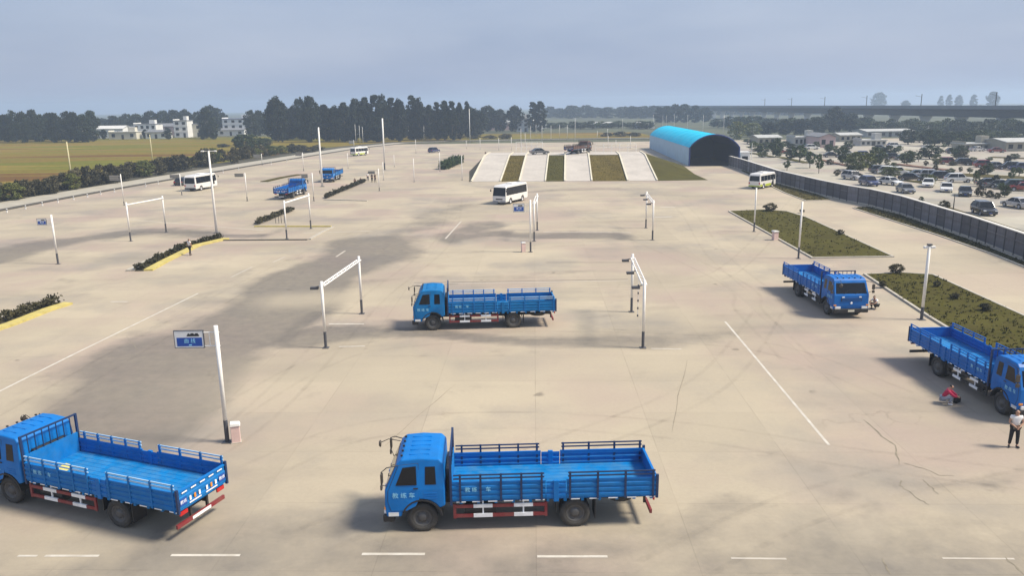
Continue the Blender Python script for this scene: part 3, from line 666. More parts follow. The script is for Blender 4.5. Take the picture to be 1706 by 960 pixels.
    for s in (-1, 1):
        for q, (xa, xb) in enumerate(SECT):
            sp = corr(xa, xb, s).build('side_panel', M_BED, T)
            b = MB(); b.box(xb, xa, s*1.15, s*1.20, 1.80, 1.85); b.build('top_rail', M_BLUE, sp)
            if q == 0:
                for ch, xx in zip('教练车' if s > 0 else '车练教', (1.07, 0.83, 0.36)):
                    text_obj('lettering', ch, 0.19, M_CYAN, sp, (xx, s*1.219, 1.57), (-1 if s > 0 else 1, 0, 0), (0, 0, 1))
            n = 5 if q == 0 else 4
            L_ = xa-xb
            for k in range(n):
                x = (1.32-k*0.70) if q == 0 else xa-0.12-k*(L_-0.24)/(n-1)
                b = MB(); b.box(x-0.035, x+0.035, s*1.16, s*1.232, 1.12, 2.14); b.build('stake', M_STAKE, sp)
            for zz in (1.985, 2.115):
                b = MB(); b.box(xb+0.05, xa-0.05, s*1.178, s*1.218, zz-0.025, zz+0.025); b.build('rail', M_RAIL, sp, bevel=0.006)
            m = 6 if q == 0 else 5
            for k in range(m):
                x = xa-0.3-k*(L_-0.5)/(m-1)-0.0
                b = MB(); b.box(x-0.16, x+0.16, s*1.196, s*1.2055, 1.10, 1.137) ; b.build('reflector', M_REFL, sp)
        # centre pillar panel
        cp = corr(-1.64, -2.32, s).build('pillar_panel', M_BLUE, T)
        b = MB(); b.box(-2.07, -1.89, s*1.15, s*1.235, 1.05, 1.84); b.build('pillar', M_BLUE, cp, bevel=0.01)
        # side guard in red and white
        sg = empty('side_guard'); sg.parent = T
        for zz in (0.92, 0.56):
            b = MB(); b.box(-1.66, 1.56, s*1.10, s*1.15, zz-0.06, zz+0.06); b.build('bar', M_RED, sg)
            for x in (0.55, -0.85):
                b = MB(); b.box(x-0.33, x+0.33, s*1.095, s*1.156, zz-0.062, zz+0.062); b.build('white_stripe', M_REFL, sg)
        for x in (1.53, -1.63):
            b = MB(); b.box(x-0.05, x+0.05, s*1.09, s*1.147, 0.47, 1.01); b.build('end_post', M_RED, sg)
        for x in (0.55, -0.85):
            b = MB(); b.box(x-0.025, x+0.025, s*1.05, s*1.099, 0.52, 1.16); b.build('hanger', M_REFL, sg)
        # rear mudguard + flap
        b = MB(); b.box(-3.36, -3.33, s*0.55, s*1.15, 0.32, 1.02); b.build('mudflap', M_BLACK, T)
        b = MB(); b.box(-2.0, -1.97, s*0.6, s*1.12, 0.55, 1.02); b.build('mudflap', M_BLACK, T)
        b = MB(); b.box(-5.44, -5.38, s*0.72, s*1.08, 0.92, 1.06); b.build('tail_light', M_TAIL, T, bevel=0.01)
    # tailgate
    pr = [(-5.47-o, zz) for zz, o in zip([1.14, 1.20, 1.22, 1.33, 1.35, 1.44, 1.46, 1.60, 1.62, 1.80], [0, 0, .028, .028, 0, 0, .028, .028, 0, 0])]
    pr = pr+[(-5.43, 1.80), (-5.43, 1.14)]
    tg = MB().prism(pr, -1.20, 1.20).build('tailgate', M_BED, T)
    b = MB(); b.box(-5.50, -5.42, -1.21, 1.21, 1.80, 1.86); b.build('top_rail', M_BLUE, tg)
    for s in (-1, 1):
        b = MB(); b.box(-5.53, -5.44, s*1.14, s*1.225, 1.08, 1.95); b.build('corner_post', M_DBLUE, tg)
        b = MB(); b.box(-5.512, -5.502, s*0.78, s*1.10, 1.30, 1.56); pl = b.build('sign_plate', M_SIGNB, tg)
        text_obj('lettering', '教练', 0.15, M_REFL, tg, (-5.5135, s*0.94, 1.43), (0, -1, 0), (0, 0, 1), 0.001)
        for k in range(3):
            b = MB(); b.box(-5.515, -5.50, s*(0.14+k*0.22), s*(0.22+k*0.22), 1.34, 1.50); b.build('hazard_stripe', M_REFL if k != 1 else M_ORANGE, tg)
        b = MB(); b.box(-5.513, -5.502, s*0.12, s*0.68, 1.24, 1.285); b.build('reflector', M_REFL, tg)
    for k in range(5):
        b = MB(); b.box(-5.509, -5.501, -0.98+k*0.43, -0.74+k*0.43, 1.73, 1.775); b.build('reflector', M_REFL, tg)
    # headboard with open bars above
    hb = MB().prism([(y, z) for y, z in ((-1.18, 1.14), (1.18, 1.14), (1.18, 2.10), (-1.18, 2.10))], 1.60, 1.66, 'x').build('headboard', M_BED, T)
    for s in (-1, 1):
        b = MB(); b.box(1.60, 1.68, s*1.13, s*1.21, 1.0, 2.86); b.build('post', M_DBLUE, hb)
    b = MB(); b.box(1.61, 1.67, -1.13, 1.13, 2.80, 2.86); b.build('rail', M_DBLUE, hb)
    for k in range(7):
        y = -0.9+k*0.3; b = MB(); b.box(1.625, 1.655, y-0.015, y+0.015, 2.10, 2.80); b.build('bar', M_DBLUE, hb)
    # rear under-run bar
    rb = empty('rear_bumper'); rb.parent = T
    b = MB(); b.box(-5.34, -5.26, -1.16, 1.16, 0.46, 0.60); b.build('bar', M_RED, rb)
    b = MB(); b.box(-5.347, -5.335, -0.45, 0.45, 0.475, 0.585); b.build('white_stripe', M_REFL, rb)
    for s in (-1, 1):
        b = MB(); b.box(-5.26, -5.18, s*0.36, s*0.44, 0.48, 0.98); b.build('hanger', M_CHASSIS, rb)
    for s in (-1, 1):
        wheel(T, 2.65, s*1.02, 0.53, 0.28, s, M_RIM)
        wheel(T, -2.65, s*1.01, 0.53, 0.26, s, M_RIM, True)
    return T
TRUCK = make_truck()
def heading_from(near_front, near_rear, off):
    """two wheel contact pixels on the visible side -> centre and heading; off = half track, away from the camera"""
    a, b = G(*near_front), G(*near_rear); h = (a-b).normalized(); n = Vector((-h.y, h.x, 0))
    c = (a+b)/2
    if n.dot(c) < 0: n = -n                                     # away from the camera
    return c+n*off, math.atan2(h.y, h.x)
def put(o, c, rz, label, group=None, cat='truck'):
    o.location = (c.x, c.y, c.z if abs(c.z) > 1e-4 else 0); o.rotation_euler = (0, 0, rz); tag(o, label, cat, group)
TG = 'blue training trucks'
c, a = heading_from((700, 887), (963, 879), 1.15); put(TRUCK, c, a, 'nearest blue flatbed truck seen side-on in the foreground, facing left', TG)
t2 = copy_tree(TRUCK); c, a = heading_from((23, 840), (197, 880), 1.15); put(t2, c, a, 'blue flatbed truck cut by the left edge with a yellow sheet in its bed', TG)
t3 = copy_tree(TRUCK); c, a = heading_from((720, 551), (857, 547), 1.15); put(t3, c, a, 'blue flatbed truck facing left between the two white gantries', TG)
t4 = copy_tree(TRUCK); c, a = heading_from((1374, 523), (1327, 494), 1.15); put(t4, c, a, 'blue flatbed truck facing the camera beside a crouching person by the grass', TG)
t5 = copy_tree(TRUCK); c, a = heading_from((1667, 691), (1556, 625), 1.15); put(t5, c, a, 'blue flatbed truck cut by the right edge behind the crouching person in red', TG)
t6 = copy_tree(TRUCK); c, a = heading_from((500, 326), (476, 332), 1.15); put(t6, G(488, 327), math.radians(86), 'distant blue flatbed truck seen from behind, left of the tall pole', TG)
t7 = copy_tree(TRUCK); c = G(553, 301); put(t7, c, math.radians(270), 'distant blue flatbed truck facing the camera, right of the tall pole', TG)
for t in (t4, t5, t6, t7): remat(t, {M_RED: M_CHASSIS})
M_B3 = mat('truck_teal_blue_paint', (0.0, 0.15, 0.40), 0.5, 0, 0.15, 2, dirt=0.35, dirtcol=(0.05, 0.16, 0.28), spec=0.22); M_B4 = mat('truck_royal_blue_paint', (0.0, 0.125, 0.44), 0.42, 0, 0.15, 2, dirt=0.30, dirtcol=(0.06, 0.13, 0.30), spec=0.25)
remat(t3, {M_BLUE: M_B3, M_BED: M_B3}); remat(t6, {M_BLUE: M_B4, M_BED: M_B4})
for t in (t4, t5): remat(t, {M_BLUE: M_B4, M_BED: M_B4})
for t in (t2, t3): remat(t, {M_RAIL: M_RAILP, M_STAKE: M_BED})
remat(t4, {M_RAIL: M_B4, M_STAKE: M_B4}); remat(t5, {M_RAIL: M_B4, M_STAKE: M_B4})
t8 = copy_tree(TRUCK)
remat(t8, {M_BLUE: M_BROWN, M_BED: M_BROWN, M_RED: M_CHASSIS, M_DBLUE: M_CHASSIS, M_RAIL: M_CHASSIS, M_STAKE: M_CHASSIS})
# a yellow sheet lying in the second truck's bed
b = MB(); pr = [(0, 0), (0.5, 0), (0.55, 0.02), (0.3, 0.16), (0.05, 0.13)]; b.prism(pr, -0.35, 0.35)
ys = b.build('folded_sheet', mat('yellow_sheet', (0.62, 0.52, 0.14), 0.8, bump=0.4, bscale=9), None, bevel=0.03)
tag(ys, 'yellow folded sheet lying on the bed of the left truck', 'sheet')
ys.matrix_world = Matrix.Translation(t2.location) @ Matrix.Rotation(t2.rotation_euler.z, 4, 'Z') @ Matrix.Translation((0.55, 0.45, 1.307))

# ================================================================== BUSES
def make_bus(name, L, W, H, wb, paint, lower=None, black_front=True, green=False):
    T = empty(name); hl = L/2; hw = W/2; z0 = 0.38; belt = 1.30 if H > 2.75 else 1.25; zt = H-0.30
    fx = hl; axf = wb/2+0.1; axr = -wb/2+0.1; r = 0.44
    def yy(z): return hw if z <= belt else hw-0.09*(z-belt)/(H-belt)
    prof = [(-hl+0.04, z0+0.1), (-hl, belt), (-hl+0.10, zt), (-hl+0.32, H-0.03), (0, H), (fx-0.50, H-0.04), (fx-0.22, zt), (fx, belt-0.1), (fx, z0+0.15), (fx-0.1, z0)]
    def archpts(ax): return [(ax+0.52*math.cos(t), 0.42+0.52*math.sin(t)) for t in np.linspace(0, math.pi, 9)]
    bottom = [(fx-0.1, z0)]+[(x, max(z, z0)) for x, z in archpts(axf)]+[(x, max(z, z0)) for x, z in archpts(axr)]+[(-hl+0.2, z0)]
    ring = prof+bottom[1:]
    b = MB()
    for s in (-1, 1):
        lowp = [(-hl, belt)]+[(x, z) for x, z in [(fx, belt-0.1)]]
        b.poly([(x, s*hw, z) for x, z in [(-hl, belt), (fx-0.01, belt), (fx, belt-0.1), (fx, z0+0.15)]+bottom+[(-hl+0.04, z0+0.1)]])
        b.poly([(x, s*yy(z), z) for x, z in [(-hl, belt), (-hl+0.10, zt), (-hl+0.32, H-0.03), (0, H), (fx-0.50, H-0.04), (fx-0.22, zt), (fx-0.01, belt)]])
    ring = [(-hl, belt), (-hl+0.10, zt), (-hl+0.32, H-0.03), (0, H), (fx-0.50, H-0.04), (fx-0.22, zt), (fx-0.01, belt), (fx, belt-0.1), (fx, z0+0.15)]+bottom+[(-hl+0.04, z0+0.1)]
    for i in range(len(ring)):
        (x0, za), (x1, zb) = ring[i], ring[(i+1) % len(ring)]
        b.poly([(x0, yy(za), za), (x1, yy(zb), zb), (x1, -yy(zb), zb), (x0, -yy(za), za)])
    me = b.mesh('body', paint); bm = bmesh.new(); bm.from_mesh(me); bmesh.ops.remove_doubles(bm, verts=bm.verts, dist=0.001); bmesh.ops.recalc_face_normals(bm, faces=bm.faces); bm.to_mesh(me); bm.free()
    body = bpy.data.objects.new('body', me); COL.objects.link(body); body.parent = T
    md = body.modifiers.new('b', 'BEVEL'); md.width = 0.07; md.segments = 3; md.limit_method = 'ANGLE'; md.angle_limit = math.radians(32)
    for s in (-1, 1):
        n = 4; xa, xb = fx-0.95, -hl+0.28; step = (xa-xb)/n
        for k in range(n):
            x1 = xa-k*step; x0 = x1-step+0.06
            plate([(x0, belt+0.08), (x1, belt+0.08), (x1, zt-0.12), (x0, zt-0.12)], s, 0.010, 0.03, yy).build('window', M_GLASS, T)
        plate([(fx-0.88, belt+0.08), (fx-0.22, belt+0.08), (fx-0.36, zt-0.14), (fx-0.88, zt-0.12)], s, 0.010, 0.03, yy).build('window', M_GLASS, T)
        if black_front:
            for k in range(n): 
                x1 = xa-k*step+0.0; plate([(x1+0.008, belt+0.04), (x1+0.055, belt+0.04), (x1+0.055, zt-0.06), (x1+0.008, zt-0.06)], s, 0.012, 0.02, yy).build('window_pillar', M_BLACK, T)
            plate([(xb, zt-0.115), (fx-0.40, zt-0.115), (fx-0.44, zt-0.03), (xb, zt-0.03)], s, 0.011, 0.02, yy).build('window_band', M_BLACK, T)
        if lower: plate([(axr+0.60, z0+0.03), (axf-0.60, z0+0.03), (axf-0.60, z0+0.42), (axr+0.60, z0+0.42)], s, 0.006, 0.02, yy).build('skirt_stripe', lower, T)
        if lower: plate([(-hl+0.1, z0+0.12), (axr-0.60, z0+0.05), (axr-0.60, z0+0.42), (-hl+0.06, z0+0.46)], s, 0.006, 0.02, yy).build('skirt_stripe', lower, T)
        b = MB(); b.box(fx-0.03, fx+0.025, s*hw*0.55, s*hw*0.93, 0.72, 0.92); b.build('headlight', M_LAMP, T, bevel=0.02)
        b = MB(); b.box(-hl-0.02, -hl+0.08, s*hw*0.78, s*hw*0.95, 0.85, 1.15); b.build('tail_light', M_TAIL, T, bevel=0.01)
        mr = empty('mirror'); mr.parent = T
        b = MB(); b.tube([(fx-0.3, s*(hw-0.08), zt-0.1), (fx+0.15, s*(hw+0.18), zt-0.18), (fx+0.15, s*(hw+0.2), zt-0.35)], 0.018, 5); b.build('arm', M_BLACK, mr)
        b = MB(); b.box(fx+0.10, fx+0.18, s*(hw+0.12), s*(hw+0.29), zt-0.62, zt-0.32); b.build('mirror_head', M_BLACK, mr, bevel=0.02)
        for ax in (axf, axr): wheel(T, ax, s*(hw-0.15), r, 0.26, s, M_RIMW, ax == axr and L > 6.5, 20)
    o = 0.02; za, zb = belt+0.005, zt-0.005
    def frontx(z): return fx-0.01-(z-belt)*(0.21)/(zt-belt)
    b = MB(); ya, yb = yy(za)-0.05, yy(zb)-0.07
    b.add([(frontx(za)+o, -ya, za), (frontx(za)+o, ya, za), (frontx(zb)+o, yb, zb), (frontx(zb)+o, -yb, zb), (frontx(za)-o, -ya, za), (frontx(za)-o, ya, za), (frontx(zb)-o, yb, zb), (frontx(zb)-o, -yb, zb)], [(0,1,2,3),(4,7,6,5),(0,4,5,1),(1,5,6,2),(2,6,7,3),(3,7,4,0)])
    b.build('windscreen', M_GLASS, T)
    def rearx(z): return -hl+0.10*(z-belt)/(zt-belt)
    za, zb = belt+0.1, zt-0.12; b = MB(); ya, yb = yy(za)-0.15, yy(zb)-0.17
    b.add([(rearx(za)-o, -ya, za), (rearx(za)-o, ya, za), (rearx(zb)-o, yb, zb), (rearx(zb)-o, -yb, zb), (rearx(za)+o, -ya, za), (rearx(za)+o, ya, za), (rearx(zb)+o, yb, zb), (rearx(zb)+o, -yb, zb)], [(0,1,2,3),(4,7,6,5),(0,4,5,1),(1,5,6,2),(2,6,7,3),(3,7,4,0)])
    b.build('rear_window', M_GLASS, T)
    b = MB(); b.box(fx-0.01, fx+0.015, -hw*0.5, hw*0.5, 0.74, 0.92); b.build('grille', M_BLACK, T)
    b = MB(); b.box(fx-0.12, fx+0.05, -hw+0.05, hw-0.05, 0.36, 0.60); bp = b.build('front_bumper', mat('bus_bumper_grey', (0.30, 0.30, 0.32), 0.5), T, bevel=0.04)
    b = MB(); b.box(fx+0.05, fx+0.058, -0.2, 0.2, 0.43, 0.55); b.build('number_plate', MATS['plate_yellow_white'], bp)
    b = MB(); b.box(-hl-0.05, -hl+0.12, -hw+0.05, hw-0.05, 0.40, 0.62); b.build('rear_bumper', lower or M_BLACK, T, bevel=0.04)
    # passenger door on the right side
    dp = plate([(fx-0.86, z0+0.06), (fx-0.20, z0+0.06) if False else (fx-1.55, z0+0.06), (fx-1.55, zt-0.08), (fx-0.90, zt-0.08)], -1, 0.016, 0.03, yy).build('door', M_BLACK if green else paint, T)
    plate([(fx-0.94, z0+0.4), (fx-1.48, z0+0.4), (fx-1.48, zt-0.18), (fx-0.94, zt-0.18)], -1, 0.022, 0.01, yy).build('pane', M_GLASS, dp)
    b = MB(); b.box(-hl+0.6, fx-0.7, -0.35, 0.35, 0.5, 0.75); b.build('chassis', M_CHASSIS, T)
    b = MB()
    for ax in (axf, axr): b.tube([(ax, -hw+0.2, r), (ax, hw-0.2, r)], 0.07, 6)
    b.build('axle', M_CHASSIS, T)
    b = MB(); b.box(-0.9, 0.5, -0.55, 0.55, H-0.02, H+0.14); b.build('roof_unit', M_WHITE, T, bevel=0.05)
    return T
M_BUSW = mat('bus_white_paint', (0.74, 0.72, 0.69), 0.3, 0, 0.04, 2, coat=0.4, dirt=0.12)
M_LIME = mat('lime_green_paint', (0.42, 0.50, 0.03), 0.4, dirt=0.2)
b1 = make_bus('minibus', 7.3, 2.25, 2.85, 3.9, M_BUSW); c, a = heading_from((849, 340), (871.5, 334.5), 1.0); put(b1, c, a, 'white minibus with black windscreen band driving towards the camera below the ramps', 'buses', 'bus')
b2 = make_bus('minibus', 6.4, 2.1, 2.65, 3.5, M_BUSW, M_LIME, False, True); c, a = heading_from((1288, 311), (1268, 315), 0.95); put(b2, c, a, 'white minibus with lime green skirt beside the grey fence', 'buses', 'bus')
b3 = copy_tree(b1); c = G(336, 315.5); put(b3, c, math.radians(80), 'white minibus driving away behind the tall white pole on the left', 'buses', 'bus')
b4 = copy_tree(b2); c = G(599, 259); put(b4, c, math.radians(62), 'small cream minibus far away on the perimeter lane before the dark wood', 'buses', 'bus')

# ================================================================== CARS
CARPAINT = {}
def make_car(paint, kind='sedan'):
    T = empty('car'); L, W = (4.5, 1.78) if kind == 'sedan' else (4.55, 1.85); hl, hw = L/2, W/2; r = 0.33
    belt = 0.92 if kind == 'sedan' else 1.02; H = 1.46 if kind == 'sedan' else 1.70; axf, axr = 1.36, -1.28; z0 = 0.24
    def arch(ax): return [(ax+0.40*math.cos(t), 0.33+0.40*math.sin(t)) for t in np.linspace(0, math.pi, 7)]
    low = [(-hl+0.02, 0.45), (-hl, 0.75), (-hl+0.08, belt-0.02), (0.85, belt), (hl-0.35, belt-0.17), (hl-0.04, belt-0.30), (hl, 0.45), (hl-0.1, z0)]+[(x, max(z, z0)) for x, z in arch(axf)]+[(x, max(z, z0)) for x, z in arch(axr)]+[(-hl+0.12, z0)]
    b = MB()
    for s in (-1, 1): b.poly([(x, s*hw*(0.94 if abs(x) > hl-0.2 else 1), z) for x, z in low])
    for i in range(len(low)):
        (x0, za), (x1, zb) = low[i], low[(i+1) % len(low)]
        f0 = hw*(0.94 if abs(x0) > hl-0.2 else 1); f1 = hw*(0.94 if abs(x1) > hl-0.2 else 1)
        b.poly([(x0, f0, za), (x1, f1, zb), (x1, -f1, zb), (x0, -f0, za)])
    me = b.mesh('body', paint); bm = bmesh.new(); bm.from_mesh(me); bmesh.ops.remove_doubles(bm, verts=bm.verts, dist=0.001); bmesh.ops.recalc_face_normals(bm, faces=bm.faces); bm.to_mesh(me); bm.free()
    body = bpy.data.objects.new('body', me); COL.objects.link(body); body.parent = T
    md = body.modifiers.new('b', 'BEVEL'); md.width = 0.06; md.segments = 2; md.limit_method = 'ANGLE'; md.angle_limit = math.radians(30)
    if kind == 'sedan': gx = [(1.05, belt-0.01), (0.30, H-0.06), (-0.85, H-0.05), (-1.65, belt-0.01)]
    else: gx = [(1.05, belt-0.01), (0.45, H-0.06), (-1.55, H-0.08), (-2.12, belt-0.01)]
    ti = 0.17
    def cy(z): return hw-0.03-ti*(z-belt)/(H-belt)
    b = MB(); q = [(gx[0][0], cy(belt), gx[0][1]), (gx[1][0], cy(H), gx[1][1]), (gx[2][0], cy(H), gx[2][1]), (gx[3][0], cy(belt), gx[3][1])]
    b.add(q+[(x, -y, z) for x, y, z in q], [(0,1,2,3),(7,6,5,4),(0,4,5,1),(2,6,7,3),(1,5,6,2)]); b.build('glasshouse', M_GLASS, T, bevel=0.03)
    b = MB(); xr0, xr1 = gx[1][0]+0.06, gx[2][0]-0.06
    b.add([(xr0, cy(H)+0.012, H-0.08), (xr1, cy(H)+0.012, H-0.08), (xr1, -cy(H)-0.012, H-0.08), (xr0, -cy(H)-0.012, H-0.08), (xr0-0.12, cy(H)-0.1, H), (xr1+0.12, cy(H)-0.1, H), (xr1+0.12, -cy(H)+0.1, H), (xr0-0.12, -cy(H)+0.1, H)],
          [(0,1,2,3),(4,7,6,5),(0,4,5,1),(1,5,6,2),(2,6,7,3),(3,7,4,0)]); b.build('roof', paint, T, bevel=0.03)
    for s in (-1, 1):
        for i, j in ((0, 1), (3, 2)):
            b = MB(); b.tube([(gx[i][0], s*(cy(belt)+0.0), gx[i][1]), (gx[j][0], s*cy(H), gx[j][1])], 0.035, 6); b.build('pillar', paint, T)
        b = MB(); b.tube([(-0.35, s*(cy(belt)+0.005), belt), (-0.32, s*(cy(H)+0.005), H-0.07)], 0.035, 6); b.build('pillar', paint, T)
        b = MB(); b.box(hl-0.22, hl-0.01, s*hw*0.55, s*hw*0.90, belt-0.36, belt-0.24); b.build('headlight', M_LAMP, T, bevel=0.02)
        b = MB(); b.box(-hl-0.01, -hl+0.12, s*hw*0.55, s*hw*0.93, belt-0.26, belt-0.10); b.build('tail_light', M_TAIL, T, bevel=0.02)
        b = MB(); b.box(0.70, 0.86, s*(hw-0.02), s*(hw+0.14), belt+0.02, belt+0.14); b.build('mirror', paint, T, bevel=0.03)
        for ax in (axf, axr): wheel(T, ax, s*(hw-0.12), r, 0.20, s, M_RIMW, False, 16)
    b = MB(); b.box(hl-0.03, hl+0.012, -hw*0.45, hw*0.45, 0.48, 0.60); b.build('grille', M_BLACK, T)
    b = MB(); b.box(hl-0.01, hl+0.02, -0.2, 0.2, 0.36, 0.46); b.build('number_plate', M_SIGNB, T)
    return T
def paint(n, c): return mat('car_paint_'+n, c, 0.25, 0.1, 0.05, 1, coat=0.6, dirt=0.12)
SED = make_car(paint('white', (0.72, 0.72, 0.70)), 'sedan'); SUV = make_car(paint('black', (0.015, 0.016, 0.02)), 'suv')
PW, PK = MATS['car_paint_white'], MATS['car_paint_black']
PS = paint('silver', (0.42, 0.42, 0.43)); PB = paint('navy', (0.03, 0.04, 0.12)); PGn = paint('green', (0.03, 0.06, 0.045)); PR = paint('red', (0.22, 0.02, 0.02)); PGy = paint('grey', (0.13, 0.135, 0.14))
fd = (FEN[7]-FEN[5]); FANG = math.atan2(fd.y, fd.x)
CARS = [ # px, kind, paint, heading offset deg, label
    (1420, 299, 'suv', PS, 20, 'silver car half hidden by the shrub just beyond the fence'),
    (1447, 309, 'suv', PB, 5, 'navy blue car parked beyond the fence, nose to the right'),
    (1482, 308, 'sedan', PW, 25, 'white saloon parked between the navy car and the dark saloon'),
    (1508, 321, 'sedan', PGy, -5, 'dark grey saloon parked close behind the fence coping'),
    (1546, 311, 'sedan', PW, -28, 'cream white saloon, left of the white pair across the aisle'),
    (1576, 319, 'sedan', PW, -25, 'white saloon, right of the white pair across the aisle'),
    (1607, 326, 'sedan', PK, -25, 'black saloon parked right of the white pair'),
    (1638, 357, 'suv', PK, -8, 'black car nearest to the fence on the right'),
    (1694, 346, 'sedan', PS, 190, 'silver saloon at the right edge of the car park'),
    (1518, 301, 'sedan', PK, 60, 'dark car under the shrubs behind the white saloons'),
    (1590, 256, 'suv', PK, 80, 'black car in the far car park row below the tree belt'),
    (1548, 249, 'sedan', PW, 70, 'white car in the far row, left of the tree belt'),
    (1628, 252, 'sedan', PS, 100, 'silver car in the far car park row, right of the black one'),
    (1660, 254, 'sedan', PR, 80, 'dark red car in the far car park row near the right edge'),
    (1490, 246, 'suv', PW, 90, 'white van-like car by the low pale buildings'),
    (1466, 249, 'sedan', PGy, 60, 'grey car by the low pale buildings beyond the fence'),
    (1385, 262, 'sedan', PK, 80, 'black car parked before the dark gabled roof'),
    (1412, 259, 'sedan', PW, 80, 'white car parked before the dark gabled roof'),
    (1330, 252, 'sedan', PS, 100, 'silver car among trees near the shed end of the fence'),
    (1352, 249, 'suv', PW, 95, 'white car among trees right of the silver one'),
]
first = {'sedan': True, 'suv': True}
for x, y, k, pm, dh, lab in CARS:
    src = SED if k == 'sedan' else SUV; o = src if first[k] else copy_tree(src); first[k] = False
    base = PW if k == 'sedan' else PK
    remat(o, {base: pm})
    put(o, G(x, y), FANG+math.radians(dh), lab, 'cars in the car park', 'car')
extra = []
for (xa, ya), (xb, yb), n in (((1452, 287), (1570, 300), 9), ((1596, 304), (1702, 318), 7), ((1440, 262), (1520, 268), 6), ((1560, 272), (1700, 284), 8), ((1300, 256), (1350, 262), 3), ((1660, 336), (1668, 341), 1)):
    for k in range(n):
        if random.random() < 0.72: extra.append((xa+(xb-xa)*k/max(1, n-1), ya+(yb-ya)*k/max(1, n-1)))
extra.sort()
for i, (x, y) in enumerate(extra):
    kd = random.choice(('sedan', 'suv')); o = copy_tree(SED if kd == 'sedan' else SUV); remat(o, {PW if kd == 'sedan' else PK: random.choice((PW, PW, PS, PK, PB, PGy, PGn, PR))})
    put(o, G(x, y), FANG+math.radians(random.choice((75, 80, 255))+random.uniform(-5, 5)), 'car standing in the inner car park rows, %s of these from the left' % nth(i), 'cars in the inner rows', 'car')
o = copy_tree(SUV); remat(o, {PK: PB}); put(o, G(723, 254), math.radians(60), 'dark blue car far down the perimeter lane left of the ramps', None, 'car')
o = copy_tree(SED); remat(o, {PW: PK}); put(o, G(303, 308), math.radians(95), 'dark car half hidden behind the white minibus on the left', None, 'car')

# ================================================================== RAMPS
RA = math.atan2(1, 0.072); RV = Vector((math.cos(RA), math.sin(RA), 0)); RX = Vector((RV.y, -RV.x, 0)); RO = G(963, 302)
def rl(g): d = g-RO; return d.dot(RX), d.dot(RV)
def rw(x, v, z=0.0): p = RO+RX*x+RV*v; return (p.x, p.y, z)
RUN, RISE, TOP = 26.0, 3.35, 11.0
RP = [(0, 0), (1.2, 0.10), (RUN-1.5, RISE-0.10), (RUN, RISE), (RUN+TOP, RISE), (2*RUN+TOP, 0)]
def rprism(x0, x1, dz, name, m, parent=None, base=0.0):
    pr = [(v, z+dz) for v, z in RP]; b = MB(); n = len(pr); vs = []
    for x in (x0, x1): vs += [rw(x, v, z) for v, z in pr]+[rw(x, pr[-1][0], base), rw(x, pr[0][0], base)]
    m_ = n+2
    b.add(vs, [tuple(range(m_)), tuple(range(2*m_-1, m_-1, -1))]+[(i, (i+1) % m_, m_+(i+1) % m_, m_+i) for i in range(m_)])
    return b.build(name, m, parent)
def rx(px, py): return rl(G(px, py))[0]
RAMPS = [(rx(784, 305), rx(832, 303)), (rx(866, 303), rx(907, 303)), (rx(942, 302), rx(985, 302)), (rx(1045, 299), rx(1090, 298))]
for i, (x0, x1) in enumerate(RAMPS):
    o = rprism(x0, x1, 0.06, 'ramp', M_RAMP); o['kind'] = 'structure'
    for xa, xb in ((x0-0.28, x0), (x1, x1+0.28)):
        rprism(xa, xb, 0.26, 'kerb', mat('pale_kerb_paint', (0.62, 0.58, 0.46), 0.8, 0, 0.15, 1, dirt=0.3), o)
BX = [(RAMPS[0][1]+0.28, RAMPS[1][0]-0.28), (RAMPS[1][1]+0.28, RAMPS[2][0]-0.28), (RAMPS[2][1]+0.28, RAMPS[3][0]-0.28)]
for i, (x0, x1) in enumerate(BX):
    o = rprism(x0, x1, 0.02, 'grass_bank', [M_GRASSB, M_GRASS, M_GRASSB][i]); o['kind'] = 'structure'
    zt = lambda v: float(np.interp(v, [p[0] for p in RP], [p[1] for p in RP]))
    vs = []; fs = []
    for k in range(1400):
        x = random.uniform(x0+0.1, x1-0.1); v = random.uniform(0.2, RUN); z = zt(v); h = random.uniform(0.04, 0.14); a = random.uniform(0, 6.28); n0 = len(vs); w = 0.08
        p = rw(x, v, z); vs += [(p[0]-math.cos(a)*w, p[1]-math.sin(a)*w, z), (p[0]+math.cos(a)*w, p[1]+math.sin(a)*w, z), (p[0]+random.uniform(-.1, .1), p[1], z+h)]; fs.append((n0, n0+1, n0+2))
    me = bpy.data.meshes.new('grass'); me.from_pydata(vs, [], fs); me.materials.append(M_BLADE); g = bpy.data.objects.new('grass', me); COL.objects.link(g); g.parent = o; g['kind'] = 'stuff'
def side_bank(name, xin, xout, m):
    b = MB(); top = [rw(xin, v, z) for v, z in RP]; bot = [rw(xin+(xout-xin)*min(1, z/RISE+0.12), v, 0) for v, z in RP]; n = len(RP)
    b.add(top+bot, [(i, i+1, n+i+1, n+i) for i in range(n-1)]); o = b.build(name, m); o['kind'] = 'structure'; return o
side_bank('grass_bank', RAMPS[0][0]-0.28, RAMPS[0][0]-3.6, mat('left_bank_soil', (0.075, 0.062, 0.03), 0.95, 0, 0.4, 0.6, dirt=0.5))
